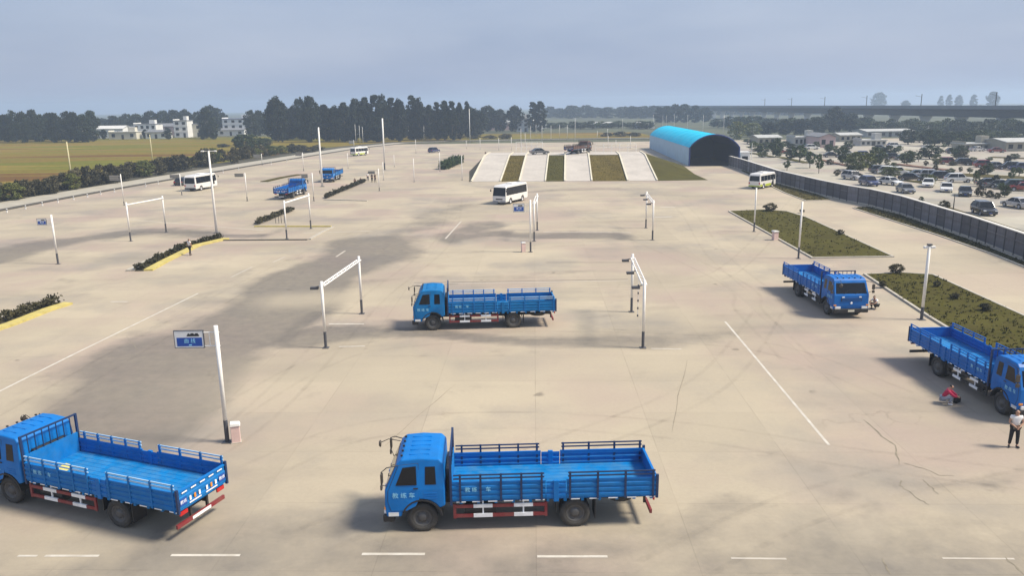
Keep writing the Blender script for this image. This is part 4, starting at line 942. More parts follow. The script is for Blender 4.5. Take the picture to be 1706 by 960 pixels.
# the right hand bank is a long gentle lawn running down to the shed
xr = RAMPS[3][1]+0.28; b = MB()
pts = [rw(xr, 0, 0.0), rw(rx(1174, 297), 1.0, 0.0), rw(rx(1174, 297)-0.5, 14, 0.02), rw(xr+9, RUN+4, 0.6), rw(xr, RUN+TOP, RISE), rw(xr, RUN, RISE), rw(xr, 1.2, 0.12)]
o = MB().add(pts, [(0, 1, 6), (1, 2, 6), (2, 5, 6), (2, 3, 5), (3, 4, 5)]).build('grass_bank', M_GRASS); o['kind'] = 'structure'
plat = MB(); xa, xb = RAMPS[0][0]-0.2, RAMPS[3][1]+0.2
plat.add([rw(xa, RUN+0.3, RISE+0.02), rw(xb, RUN+0.3, RISE+0.02), rw(xb, RUN+TOP, RISE+0.02), rw(xa, RUN+TOP, RISE+0.02), rw(xa, RUN+0.3, RISE+0.10), rw(xb, RUN+0.3, RISE+0.10), rw(xb, RUN+TOP, RISE+0.10), rw(xa, RUN+TOP, RISE+0.10)],
         [(4,5,6,7),(0,1,5,4),(1,2,6,5),(2,3,7,6),(3,0,4,7)])
o = plat.build('ramp_platform', M_RAMP); o['kind'] = 'structure'; PZ = RISE+0.10
p = rw(rx(942, 302)+3.2, RUN+6.2, PZ); t8.location = p; t8.rotation_euler.z = RA+math.radians(38-90+24); tag(t8, 'dark brown flatbed truck on the platform above the ramps', 'truck')
o = copy_tree(SED); remat(o, {PW: PGy}); p = rw(rx(907, 303)-2.0, RUN+3.2, PZ); o.location = p; o.rotation_euler = (0, 0, RA+math.radians(-70)); tag(o, 'grey car on the platform above the second ramp', 'car')
# white railings/posts on the platform
def railing(x0, x1, v, label, nposts, h=1.6):
    R = empty('railing', rw(x0, v, PZ), 0, label, 'railing')
    A, B = Vector(rw(x0, v, PZ)), Vector(rw(x1, v, PZ)); bo = A
    for k in range(nposts):
        p = A.lerp(B, k/(nposts-1))-bo; b = MB(); b.tube([p, p+Vector((0, 0, h))], 0.06, 6); b.build('post', M_POLE, R)
    for z in (h*0.55, h*0.97):
        b = MB(); b.tube([Vector((0, 0, z)), B-bo+Vector((0, 0, z))], 0.045, 6); b.build('rail', M_POLE, R)
railing(RAMPS[0][1]+1, RAMPS[1][1]-1.5, RUN+9.5, 'white railing on the platform above the two left ramps', 6, 2.6)
railing(RAMPS[2][1]+2, RAMPS[3][1]-1.0, RUN+9.5, 'white railing on the platform above the rightmost ramp', 6, 2.0)

# ================================================================== BLUE VAULTED SHED
def shed():
    A, B, K = G(1148, 277), G(1231, 276.5), G(1081, 247.5)
    w = (B-A).length; ux = (B-A).normalized(); uy = (K-A); ln = 80.0; uy.normalize(); uy = Vector((-ux.y, ux.x, 0))*0.35+uy; uy.normalize()
    # keep it square: the long axis is perpendicular to the front
    uyp = uy; ux = Vector((uyp.y, -uyp.x, 0))
    hw_ = HGT(A, 246.0); ht = HGT((A+B)/2, 224.5)
    S = empty('vaulted_shed', A, math.atan2(ux.y, ux.x), 'long shed with turquoise barrel roof and dark open end', 'shed')
    rise = ht-hw_; R = (w*w/4+rise*rise)/(2*rise); cz = ht-R; half = math.asin(min(1, w/2/R)); n = 18
    arc = [(w/2+R*math.sin(t), cz+R*math.cos(t)) for t in np.linspace(-half, half, n)]
    M_TURQ = mat('turquoise_roof_sheet', (0.0, 0.50, 0.74), 0.65, 0, 0.08, 0.3, dirt=0.1, dirtcol=(0.1, 0.4, 0.5), spec=0.15)
    M_NAVY = mat('shed_dark_navy', (0.006, 0.024, 0.14), 0.8)  # near-black navy puts the darkness of the shed's inside into the colour
    M_WALL = mat('pale_wall_sheet', (0.30, 0.45, 0.58), 0.7, 0, 0.08, 0.4, dirt=0.2)
    for x, nm in ((0, 0), (w, 1)):
        b = MB(); 
        k = 0; y = 0.0; zig = []
        while y < ln: zig.append((x+(0.04 if k % 2 else -0.04), y)); y += 0.8; k += 1
        for i in range(len(zig)-1):
            (xa, ya), (xb, yb) = zig[i], zig[i+1]; b.poly([(xa, ya, 0), (xb, yb, 0), (xb, yb, hw_), (xa, ya, hw_)])
        b.build('wall', M_WALL, S)
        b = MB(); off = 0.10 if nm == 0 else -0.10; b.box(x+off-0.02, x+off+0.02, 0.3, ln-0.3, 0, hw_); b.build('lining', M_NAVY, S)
    for q in range(10):                                         # roof in ten bays with a standing seam between
        b = MB(); y0, y1 = q*ln/10, (q+1)*ln/10-0.06
        for i in range(n-1):
            (xa, za), (xb, zb) = arc[i], arc[i+1]; b.poly([(xa, y0, za), (xb, y0, zb), (xb, y1, zb), (xa, y1, za)])
        r = b.build('roof_bay', M_TURQ, S, True)
        b = MB(); b.tube([(xa, y1+0.03, za+0.02) for xa, za in arc], 0.06, 6); b.build('seam', M_TURQ, r)
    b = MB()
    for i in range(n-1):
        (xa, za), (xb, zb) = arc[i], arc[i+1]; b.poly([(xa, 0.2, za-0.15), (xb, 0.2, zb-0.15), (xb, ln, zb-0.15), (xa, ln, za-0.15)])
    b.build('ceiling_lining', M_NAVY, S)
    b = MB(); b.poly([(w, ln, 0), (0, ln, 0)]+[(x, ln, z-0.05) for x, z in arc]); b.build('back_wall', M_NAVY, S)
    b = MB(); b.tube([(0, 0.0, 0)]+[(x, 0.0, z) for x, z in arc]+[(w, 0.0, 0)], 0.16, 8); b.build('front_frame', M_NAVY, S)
    # added curtain sheet deep inside, its navy painting in the shade of the mouth
    b = MB(); b.poly([(x, 30, z-0.16) for x, z in arc]+[(w-0.15, 30, 0.0), (0.15, 30, 0.0)]); b.build('dark_backdrop', M_NAVY, S)
    b = MB(); b.box(0.14, w-0.14, 0.1, 29.9, 0.006, 0.02); b.build('floor', mat('dark_floor', (0.05, 0.05, 0.055), 0.9), S)  # near-black floor from the mouth to the rear sheet
    # small blue-white kiosk at the right hand corner
    b = MB(); b.box(w+0.5, w+2.6, 0.6, 3.4, 0, 3.0); b.box(w+0.35, w+2.75, 0.45, 3.55, 3.0, 3.2); k = empty('kiosk', S.matrix_basis @ Vector((0, 0, 0)), S.rotation_euler.z, 'small pale kiosk at the right corner of the vaulted shed', 'kiosk')
    b.build('wall', M_WHITE, k); b = MB(); b.box(w+0.8, w+2.2, 0.57, 0.598, 1.1, 2.2); b.build('window', M_GLASS, k)
    b = MB(); b.tube([(w+2.9, 0.2, 0), (w+2.9, 0.2, 5.2)], 0.07, 8); b.build('post', M_POLE, k)
shed()

# ================================================================== GANTRIES, SIGNS, POLES
def post_parts(parent, p, h, r, darkh, name='post', base=True):
    b = MB(); b.tube([p+Vector((0, 0, darkh)), p+Vector((0, 0, h))], r, 10); o = b.build(name, M_POLE, parent, True)
    o.data.polygons[-1].use_smooth = False
    b = MB(); b.tube([p, p+Vector((0, 0, darkh))], r*1.04, 10); b.build('post_base', M_POLEG, parent)
    if base:
        b = MB(); b.box(p.x-r*2.2, p.x+r*2.2, p.y-r*2.2, p.y+r*2.2, 0, 0.03); b.build('base_plate', M_POLEG, parent)
def gantry(a, c, label, h=None, sensors=0, beads=False, ytop=None):
    A, B = G(*a), G(*c); h = h or 4.2
    if ytop: h = HGT(A, ytop)
    T = empty('gantry', A, 0, label, 'gantry', 'white test gantries'); d = B-A; dn = d.normalized(); sd = Vector((-dn.y, dn.x, 0))
    for p in (Vector((0, 0, 0)), d): post_parts(T, p, h, 0.085, 1.05)
    for off in (-0.13, 0.13):
        b = MB(); b.tube([sd*off+Vector((0, 0, h-0.28)), d+sd*off+Vector((0, 0, h-0.28))], 0.05, 6); b.build('crossbar', M_POLE, T)
    n = max(3, int(d.length/0.9)); b = MB()
    for k in range(n+1):
        p = d*(k/n)+Vector((0, 0, h-0.28)); q = d*(min(k+1, n)/n)+Vector((0, 0, h-0.28)); b.tube([p-sd*0.13, q+sd*0.13], 0.022, 5)
    b.build('lattice', M_POLE, T)
    for k in range(sensors):
        p = d*((k+0.02)/(max(1, sensors-1)+0.04)); q = p+Vector((0, 0, h-0.30)); s = -1 if sd.x > 0 else 1
        sn = empty('sensor', q); sn.parent = T
        w = sd*s; b = MB(); b.tube([w*0.05, w*0.55+Vector((0, 0, -0.10))], 0.03, 6); b.build('bracket', M_POLEG, sn)
        b = MB(); cpt = w*0.45+Vector((0, 0, -0.16)); b.box(cpt.x-0.30, cpt.x+0.18, cpt.y-0.14, cpt.y+0.14, cpt.z-0.07, cpt.z+0.09); b.build('camera_housing', M_POLEG, sn, bevel=0.02)
    if beads:
        p = d*0.45; st = empty('hanging_marker'); st.parent = T; b = MB(); b.tube([p+Vector((0, 0, 0.9)), p+Vector((0, 0, h-0.33))], 0.018, 5); b.build('cord', M_POLE, st)
        for k in range(5):
            b = MB(); z = 1.0+k*0.5; b.lathe([(0.001, -0.09), (0.05, -0.06), (0.05, 0.06), (0.001, 0.09)], (p.x, p.y, z), 'z', 8); b.build('bead', M_POLEG, st)
gantry((543, 580), (603, 523), 'near white gantry just left of the middle blue truck', sensors=1)
gantry((1071, 580), (1052, 520), 'near white gantry right of the middle blue truck, with cameras and hanging beads', sensors=3, beads=True)
gantry((218, 402), (277, 387), 'far white gantry on the left, near the person in a white top', h=4.4)
gantry((890, 402), (895, 384), 'far white gantry beside the central direction sign', ytop=335)
gantry((1087, 400), (1076, 380), 'far white gantry right of centre with dark cameras', h=4.35, sensors=3)
gantry((478, 398), (518, 381), 'far white gantry standing on the kerbed corner', ytop=334)
gantry((920, 249), (842, 249), 'tiny white gantry above the ramps, in front of the far road', h=5.2) if False else None
M_SIGNP = mat('sign_back_grey', (0.34, 0.32, 0.27), 0.6, dirt=0.3)
def sign(base, ytop, bx0, bx1, by0, by1, label, big=True, h_dark=1.05, r=0.09, plain=None):
    plain = r < 0.08 if plain is None else plain
    A = G(*base); h = HGT(A, ytop); T = empty('direction_sign', A, 0, label, 'sign', 'signs on white poles')
    post_parts(T, Vector((0, 0, 0)), h, r, h_dark)
    # board size from its pixels at the pole's distance
    depth = (A+Vector((0, 0, h))-Vector((0, 0, CAMH))).dot(cF); mpp = depth/FPX
    px, _ = P(A+Vector((0, 0, h*0.95)))
    x0, x1 = (bx0-px)*mpp, (bx1-px)*mpp; zt = h-(by0-ytop)*mpp*1.03; zb = h-(by1-ytop)*mpp*1.03
    b = MB(); b.box(x0, x1, -0.03, 0.03, zb, zt); bd = b.build('board', M_SIGNP if plain else M_WHITE, T)
    W, H_ = x1-x0, zt-zb
    fr = MB(); e = 0.025
    fr.box(x0-e, x1+e, -0.04, 0.035, zt, zt+e); fr.box(x0-e, x1+e, -0.04, 0.035, zb-e, zb); fr.box(x0-e, x0, -0.04, 0.035, zb, zt); fr.box(x1, x1+e, -0.04, 0.035, zb, zt); fr.build('frame', M_POLEG, bd)
    if plain:
        for t in (0.3, 0.7):
            b = MB(); b.box(x0+0.05, x1-0.05, -0.05, -0.031, zb+H_*t-0.03, zb+H_*t+0.03); b.build('stiffener', M_POLEG, bd)
    else:
        b = MB(); b.box(x0+W*0.07, x1-W*0.05, -0.036, -0.031, zb+H_*0.08, zb+H_*0.60); b.build('blue_panel', M_SIGNB, bd)
        text_obj('lettering', '曲 线', H_*0.30, M_CYAN if big else M_REFL, bd, (x0+W*0.52, -0.039, zb+H_*0.38), (1, 0, 0), (0, 0, 1), 0.002)
        b = MB(); b.box(x0+W*0.48, x0+W*0.58, -0.040, -0.037, zb+H_*0.12, zb+H_*0.19); b.build('small_mark', M_CYAN, bd)
        # black row of vehicle shapes along the top
        b = MB(); zc = zb+H_*0.68; X = lambda t: x0+W*t
        pr = [(X(.44), zc), (X(.86), zc), (X(.87), zc+H_*.06), (X(.84), zc+H_*.11), (X(.82), zc+H_*.18), (X(.74), zc+H_*.18), (X(.72), zc+H_*.12), (X(.69), zc+H_*.12), (X(.67), zc+H_*.18), (X(.58), zc+H_*.18), (X(.56), zc+H_*.12), (X(.54), zc+H_*.12), (X(.52), zc+H_*.17), (X(.48), zc+H_*.17), (X(.46), zc+H_*.10), (X(.43), zc+H_*.06)]
        b.prism(pr, -0.036, -0.031); b.build('vehicle_symbol', M_INK, bd)
    for z in (zt-0.08, zb+0.06):
        b = MB(); b.tube([(x1, 0, z), (0.12 if x1 < 0 else -0.12, 0, z)], 0.022, 6); b.build('arm', M_POLE, T)
    xm = x1*0.55; b = MB(); b.tube([(xm, 0, zt-0.08), (xm, 0, zb+0.06)], 0.016, 6); b.build('brace', M_POLE, T)
sign((379, 737), 543, 290, 338, 551, 579, 'large blue and white sign on a white pole behind the foreground trucks')
sign((97, 440), 358, 61, 76, 364, 374, 'small blue sign on a white pole at the left edge', False)
sign((884, 420), 333, 855, 873, 339, 352, 'blue and white sign in the centre below the white minibus', False)
sign((207, 342), 290, 182, 197, 292, 300, 'pale sign on a pole by the left perimeter lane', False, 0.6, 0.07)
sign((303, 325), 290, 283, 298, 291, 296, 'pale sign on a pole beside the left minibus', False, 0.6, 0.07)
sign((412, 335), 288, 391, 405, 289, 294, 'pale sign on a pole right of the tall white pole', False, 0.7, 0.07)
sign((437, 275), 256, 422, 433, 257, 262, 'pale greenish sign on the verge beside the left hedge', False, 0.5, 0.07)
sign((506, 285), 254, 492, 502, 255, 259, 'pale sign on a pole left of the far white mast', False, 0.5, 0.07)
sign((523, 335), 288, 502, 512, 290, 296, 'pale sign on a pole right of the distant blue truck', False, 0.7, 0.07)
sign((632, 318), 281, 613, 624, 285, 289, 'pale sign on a pole near the group of sitting people', False, 0.6, 0.07)
sign((590, 246), 233, 581, 589, 234, 239, 'tiny pale sign beside the far cream minibus', False, 0.5, 0.07)
def pole(base, ytop, label, r=0.11, dark=0.0, m=None, cross=None, cat='pole', name='pole', group='poles across the training ground'):
    A = G(*base); h = HGT(A, ytop); T = empty(name, A, 0, label, cat, group)
    if dark: post_parts(T, Vector((0, 0, 0)), h, r, dark)
    else:
        b = MB(); b.tube([(0, 0, 0), (0, 0, h*0.5), (0, 0, h)], [r, r*0.85, r*0.65], 8); b.build('shaft', m or M_POLE, T, True)
        b = MB(); b.box(-r*2, r*2, -r*2, r*2, 0, 0.05); b.build('base_plate', M_POLEG, T)
    if cross:
        b = MB(); b.tube([(-cross, 0, h-0.12), (cross, 0, h-0.12)], 0.04, 6); b.build('crossarm', m or M_POLE, T)
        for s in (-1, 1):
            b = MB(); b.box(s*cross-0.16, s*cross+0.16, -0.10, 0.10, h-0.20, h-0.04); b.build('lamp_head', M_POLE, T, bevel=0.03)
        b = MB(); b.box(-0.13, 0.13, -0.13, 0.13, h, h+0.10); b.build('cap', M_POLEG, T)
    return T
pole((361, 388), 250, 'tall white lamp pole with a crossarm, left of centre', 0.16, 0, None, 0.75)
pole((537, 311), 212, 'tall white mast between the two distant blue trucks', 0.20)
pole((641, 283), 197, 'tall pale mast before the dark wood', 0.17, 1.6)
pole((121, 309), 236, 'yellowed pole in the left hedge beside the field', 0.16, 0, M_POLEY)
pole((255, 274), 224, 'yellowed pole at the field edge below the white village', 0.16, 0, M_POLEY)
pole((1330, 431), 336, 'white post with a small camera box at the near end of the far grass island', 0.085, 1.1, None, None)
pole((1256, 386), 313, 'white post at the left edge of the far grass island', 0.085, 1.1)
pole((1535, 533), 409, 'white post behind the right truck with a crossarm at its head', 0.10, 0.9, None, 0.22)
pole((783, 237), 181, 'thin grey mast before the far wood, left of the ramps', 0.16)
FARPOLES = [(593,238,207),(600,240,209),(605,240,211),(639,300,270),(645,231,204),(681,230,205),(707,231,203),(706,233,206),(753,222,208),(765,222,210),(580,280,255),(657,278,258),(690,303,264),
            (733,285,254),(770,300,259),(693,255,232),(777,247,234),(800,248,230),(831,250,230),(852,250,228),(884,233,210),(893,227,207),(903,236,209),(918,232,209),(932,229,208),(945,233,208),(958,236,196),
            (995,232,218),(1013,246,226),(1026,246,233),(1050,247,226),(1037,219,197),(1088,213,191),(1104,211,192),(1110,210,192),(1123,213,191),(1145,216,191),(1171,220,191),(1205,226,192),(1012,232,214),(868,243,214),(875,243,222)]
for i, (x, y, t) in enumerate(FARPOLES):
    where = 'before the dark wood' if x < 780 else ('above the ramps' if x < 1060 else 'behind the vaulted shed')
    pole((x, y), t, 'thin white pole %s, %s of the distant poles counted from the left' % (where, nth(sorted(p[0] for p in FARPOLES).index(x))), 0.085, 0, None, None, 'pole', 'thin_pole', 'distant thin poles')
# small things at pole feet
def cabinet(base, label, w=0.36, h=0.85):
    A = G(*base); T = empty('control_box', A, 0.3, label, 'box')
    b = MB(); b.box(-w/2, w/2, -w/2.6, w/2.6, 0.02, h); b.build('body', mat('cabinet_pink_white', (0.66, 0.48, 0.44), 0.6, dirt=0.25), T, bevel=0.02)
    b = MB(); b.prism([(-w*0.6, h), (w*0.6, h), (w*0.5, h+0.10), (-w*0.5, h+0.14)], -w*0.5, w*0.5); b.build('lid', M_WHITE, T, bevel=0.01)
    b = MB(); b.box(-w*0.6, w*0.6, -w*0.5, w*0.5, 0, 0.04); b.build('plinth', M_CONC, T)
cabinet((394, 737), 'pinkish white control box at the foot of the large sign', 0.38, 0.8)
cabinet((872, 420), 'small white control box beside the central sign pole', 0.4, 0.9)
cabinet((1291, 400), 'small pale box on the edge of the far grass island', 0.55, 0.9)
b = MB(); A = G(1333, 431); 

# marker posts along the perimeter kerb
gx_ = offset_line(PER, -0.55); tot = 0; cnt = 0
MP = [(12,352.5),(43,346.5),(71,341),(97,336),(123,331),(146,327),(168,322.5),(191,318.5),(243,309),(264,305),(372,286),(398,281.5),(452,272),(478,268)]
for i, (x, y) in enumerate(MP):
    A = G(x, y+2.2); T = empty('marker_post', A, 0, 'short white marker post, %s from the left along the perimeter kerb' % nth(i), 'marker post', 'marker posts on the perimeter kerb')
    b = MB(); b.box(-0.07, 0.07, -0.07, 0.07, 0, 0.62); b.build('shaft', M_WHITE, T, bevel=0.02); b = MB(); b.box(-0.073, 0.073, -0.073, 0.073, 0.36, 0.48); b.build('band', M_POLEG, T)

# ================================================================== FENCE
def fence():
    T = empty('panel_fence', FEN[0], 0, 'long grey sheet panel fence between the lane and the car park', 'fence')
    M_F = mat('grey_fence_sheet', (0.14, 0.14, 0.16), 0.65, 0.05, 0.22, 1.2, dirt=0.6, dirtcol=(0.10, 0.085, 0.07), objvar=0.38)
    M_FP = mat('dark_fence_post', (0.04, 0.04, 0.045), 0.7); M_CO = mat('pale_coping', (0.62, 0.60, 0.56), 0.8, 0, 0.1, 1, dirt=0.2)
    H = 2.25; seglen = 2.1; o0 = FEN[0]; line = []
    for a, c in zip(FEN[:-1], FEN[1:]):
        n = max(1, round((c-a).length/seglen))
        for k in range(n): line.append(a.lerp(c, k/n))
    line.append(FEN[-1])
    zz = []; n = 9
    shared = None
    for i in range(len(line)-1):
        a, c = line[i]-o0, line[i+1]-o0; d = c-a; L = d.length; dn = d/L
        if shared is None:                                      # one unit-length corrugated sheet, shared by every panel
            b = MB(); k = 12
            prof = [(j/k, 0.055 if (j % 2) else -0.055) for j in range(k+1)]
            vs = [(x, y, 0.12) for x, y in prof]+[(x, y, H) for x, y in prof]+[(x, y+0.015, 0.12) for x, y in prof]+[(x, y+0.015, H) for x, y in prof]; m = k+1
            fs = [(j, j+1, m+j+1, m+j) for j in range(k)]+[(2*m+j, 3*m+j, 3*m+j+1, 2*m+j+1) for j in range(k)]+[(m+j, m+j+1, 3*m+j+1, 3*m+j) for j in range(k)]
            b.add(vs, fs); shared = b.mesh('panel', M_F)
            pm = MB().box(-0.07, 0.07, -0.10, 0.06, 0, H+0.06).mesh('post', M_FP); cm = MB().box(0, 1, -0.13, 0.30, H+0.005, H+0.09).mesh('coping', M_CO); bm_ = MB().box(0, 1, -0.06, 0.07, 0, 0.16).mesh('footing', M_CONC)
            rm = MB().box(0.04, 0.96, -0.075, -0.035, H*0.62, H*0.67).mesh('stiffener', M_F)
        ang = math.atan2(d.y, d.x)
        for nm, me, x in (('panel', shared, L-0.14), ('coping', cm, L), ('footing', bm_, L), ('stiffener', rm, L)):
            p = bpy.data.objects.new(nm, me); COL.objects.link(p); p.parent = T; p.location = a+dn*(0.07 if nm == 'panel' else 0); p.rotation_euler = (random.uniform(-.012, .012) if nm == 'panel' else 0, 0, ang); p.scale = (x, 1, 1)
        p = bpy.data.objects.new('post', pm); COL.objects.link(p); p.parent = T; p.location = a; p.rotation_euler = (0, 0, ang)
fence()

# ================================================================== VIADUCT
def viaduct():
    X = 209.0; T = empty('railway_viaduct', (X, 250, 0), 0, 'long concrete railway viaduct crossing the hazy right background', 'viaduct')
    M_V = mat('viaduct_concrete', (0.055, 0.062, 0.075), 0.9, 0, 0.12, 0.2, dirt=0.3, dirtcol=(0.12, 0.12, 0.12)); M_VP = mat('viaduct_parapet', (0.16, 0.18, 0.20), 0.9, 0, 0.1, 0.2)
    M_PI = mat('viaduct_pier', (0.46, 0.46, 0.47), 0.9, 0, 0.1, 0.2)
    y = -41
    zs = 7.0; k = 0
    while y < 900:
        b = MB(); b.prism([(-3.2, zs), (3.2, zs), (4.2, zs+2.9), (6.2, zs+3.3), (6.2, zs+3.6), (-6.2, zs+3.6), (-6.2, zs+3.3), (-4.2, zs+2.9)], y+0.06, y+31.94, 'y'); sp = b.build('span', M_V, T)
        b = MB(); b.box(-6.25, -6.0, y+0.06, y+31.94, zs+3.6, zs+5.0); b.build('parapet', M_VP, sp); b = MB(); b.box(6.0, 6.25, y+0.06, y+31.94, zs+3.6, zs+5.0); b.build('parapet', M_VP, sp)
        b = MB(); b.prism([(-1.7, 0), (1.7, 0), (1.7, zs-2.4), (3.0, zs-0.3), (3.0, zs), (-3.0, zs), (-3.0, zs-0.3), (-1.7, zs-2.4)], y-1.1, y+1.1, 'y'); b.build('pier', M_PI, T, bevel=0.15)
        if k % 2 == 0 and y < 420:
            b = MB(); b.tube([(5.2, y+16, zs+3.6), (5.2, y+16, zs+10.8)], 0.20, 8); b.tube([(5.2, y+16, zs+9.4), (2.0, y+16, zs+10.0)], 0.07, 6); b.build('catenary_mast', M_CHASSIS, T)
        y += 32; k += 1
viaduct()

# ================================================================== HOUSES
M_HW = mat('village_white_wall', (0.74, 0.74, 0.72), 0.85, 0, 0.08, 0.3, dirt=0.2)
M_HP = mat('pink_wall', (0.50, 0.36, 0.35), 0.85, 0, 0.1, 0.3); M_HC = mat('cream_wall', (0.60, 0.57, 0.48), 0.85, 0, 0.1, 0.3)
M_ROOFG = mat('grey_roof', (0.16, 0.17, 0.19), 0.8, 0, 0.2, 0.8, dirt=0.3); M_ROOFB = mat('blue_grey_roof', (0.16, 0.18, 0.30), 0.7, 0, 0.1, 0.5); M_ROOFP = mat('pale_roof', (0.60, 0.60, 0.58), 0.7, 0, 0.1, 0.5, dirt=0.2)
def house(x0, x1, ybase, ytop, label, wall=M_HW, roof='flat', rm=None, floors=2, nw=4, depth=9.0, ang=0.0, name='house', cat='house', group=None, door=True):
    A, B = G(x0, ybase), G(x1, ybase); c = (A+B)/2; w = (B-A).length; h = HGT(c, ytop); T = empty(name, c, ang, label, cat, group); rm = rm or M_ROOFG
    eave = h if roof == 'flat' else h*0.76
    b = MB(); b.box(-w/2, w/2, 0, depth, 0, eave); b.build('wall', wall, T)
    if roof == 'flat':
        b = MB(); b.box(-w/2-0.3, w/2+0.3, -0.4, depth+0.3, eave, eave+0.25); r = b.build('roof', rm, T)
        b = MB(); b.box(-w/2, -w/2+0.2, -0.2, depth, eave+0.25, eave+0.8); b.build('parapet', wall, r)
        b = MB(); b.box(w*0.15, w*0.40, 2.0, 5.0, eave+0.25, eave+2.3); b.build('stair_head', wall, r)
    elif roof == 'gable':
        b = MB(); b.prism([(-0.6, eave), (depth/2, h), (depth+0.6, eave), (depth+0.6, eave+0.18), (depth/2, h+0.2), (-0.6, eave+0.18)], -w/2-0.4, w/2+0.4, 'x'); b.build('roof', rm, T)
        b = MB()
        for x in (-w/2+0.003, w/2-0.003): b.poly([(x, 0, eave), (x, depth, eave), (x, depth/2, h)])
        b.build('gable', wall, T)
    elif roof == 'gable_front':
        b = MB(); b.prism([(-w/2-0.5, eave), (0, h), (w/2+0.5, eave), (w/2+0.5, eave+0.2), (0, h+0.2), (-w/2-0.5, eave+0.2)], -0.6, depth+0.5, 'y'); b.build('roof', rm, T)
        b = MB()
        for y in (0.003, depth-0.003): b.poly([(-w/2, y, eave), (w/2, y, eave), (0, y, h)])
        b.build('gable', wall, T)
    elif roof == 'vault':
        pr = [(-w/2-0.2, eave)]+[(-w/2*math.cos(t)*1.02, eave+(h-eave)*math.sin(t)) for t in np.linspace(0.05, math.pi-0.05, 12)]+[(w/2+0.2, eave)]
        b = MB(); b.prism(pr, -0.3, depth, 'y'); b.build('roof', rm, T)
    fh = eave/floors; step = w/nw
    for f in range(floors):
        for k in range(nw):
            xc = -w/2+step*(k+0.5); ww = min(1.7, step*0.5); zb = f*fh+fh*0.30; zt = f*fh+fh*0.78
            if door and f == 0 and k == nw//2:
                b = MB(); b.box(xc-0.6, xc+0.6, -0.05, 0.04, 0, min(2.3, fh*0.85)); b.build('door', M_CHASSIS, T); continue
            b = MB(); b.box(xc-ww/2, xc+ww/2, -0.03, 0.05, zb, zt); wn_ = b.build('window', M_GLASS, T)
            b = MB(); b.box(xc-ww/2-0.1, xc+ww/2+0.1, -0.12, -0.031, zb-0.12, zb-0.01); b.build('sill', M_HW, wn_)
        if floors > 1 and f > 0:
            b = MB(); b.box(-w/2-0.05, w/2+0.05, -0.15, -0.005, f*fh-0.1, f*fh+0.1); b.build('storey_band', wall, T)
    return T
VG = 'houses of the white village'
house(113,135,233,209,'small pale house alone in the dark trees at far left', M_HW,'flat',None,2,2,7,0,'house','house',VG)
house(166,202,230,210,'low white house, leftmost of the white village row', M_HW,'gable',M_ROOFP,1,3,9,0,'house','house',VG)
house(186,224,232,220,'low white farm wall building in front of the village row', M_HC,'flat',M_ROOFP,1,3,6,0,'house','house',VG)
house(204,228,228,211,'grey roofed white house, second in the village row', M_HW,'gable',M_ROOFG,2,3,9,0,'house','house',VG)
house(228,258,228,207,'two storey white house in the middle of the village row', M_HW,'flat',None,2,4,9,0,'house','house',VG)
house(246,275,231,217,'single storey white house before the dark roofed one', M_HW,'gable',M_ROOFG,1,3,7,0,'house','house',VG)
house(262,296,226,206,'dark roofed house behind the village row', M_HP,'gable',M_ROOFG,2,3,10,0,'house','house',VG)
house(293,312,229,201,'tall narrow white house with a stair tower in the village', M_HW,'flat',None,3,2,8,0,'house','house',VG)
house(306,345,228,207,'cream house at the right end of the village row', M_HC,'flat',None,2,4,9,0,'house','house',VG)
house(366,404,226,214,'low white annex before the tall three storey house', M_HW,'gable',M_ROOFG,1,3,6,0,'house','house',VG)
house(376,416,224,198,'tall three storey white house with a dark blue roof line', M_HW,'flat',M_ROOFB,3,4,10,0,'house','house',VG)
house(428,456,224,207,'small white house left of the tall dark wood', M_HW,'gable_front',M_ROOFG,2,3,9,0,'house','house',VG)
house(797,855,217,201,'pale and pink vaulted hall before the far trees', M_HP,'vault',M_ROOFP,1,5,16,0,'hall','building')
house(890,910,214,200,'small pale house beyond the ramps among hazy trees', M_HW,'gable',M_ROOFP,2,3,9)
house(862,880,219,198,'white narrow building behind the far lane right of the pink hall', M_HW,'flat',None,3,2,8)
house(990,1020,213,204,'low hazy white hall beyond the far lane', M_HW,'gable',M_ROOFP,1,3,10)
house(1062,1090,214,204,'pale blue hall left of the vaulted shed', M_HW,'gable',M_ROOFP,1,3,12)
CG = 'low buildings beyond the car park'
M_HW2, M_HC2, M_RP2 = M_HW, M_HC, M_ROOFP
M_HW = mat('grey_plaster', (0.40, 0.40, 0.38), 0.9, 0, 0.15, 0.3, dirt=0.4); M_HC = mat('tan_plaster', (0.30, 0.28, 0.22), 0.9, 0, 0.15, 0.3, dirt=0.4); M_ROOFP = mat('weathered_roof', (0.42, 0.43, 0.42), 0.8, 0, 0.25, 0.6, dirt=0.4)
house(1262,1302,241,226,'low building with pale roof left of the gabled one', M_HC,'gable',M_ROOFP,1,4,10,0,'low_building','building',CG)
house(1322,1362,243,229,'long low white building before the hazy trees', M_HW,'flat',M_ROOFP,1,5,8,0,'low_building','building',CG)
house(1364,1392,246,223,'building with a dark steep gabled front', M_HP,'gable_front',M_ROOFG,1,2,12,0,'low_building','building',CG)
house(1398,1436,236,222,'low building with green-white roof right of the dark gable', M_HC,'gable',M_ROOFP,1,4,9,0,'low_building','building',CG)
house(1432,1478,243,234,'white flat store in the car park middle', M_HW,'flat',M_ROOFP,1,5,6,0,'low_building','building',CG)
house(1440,1526,228,216,'long pale hall with low grey roof under the viaduct', M_HW,'gable',M_ROOFP,1,7,14,0,'low_building','building',CG)
house(1604,1660,250,240,'low greenish shed right of the tree belt', M_HC,'flat',M_ROOFP,1,5,7,0,'low_building','building',CG)
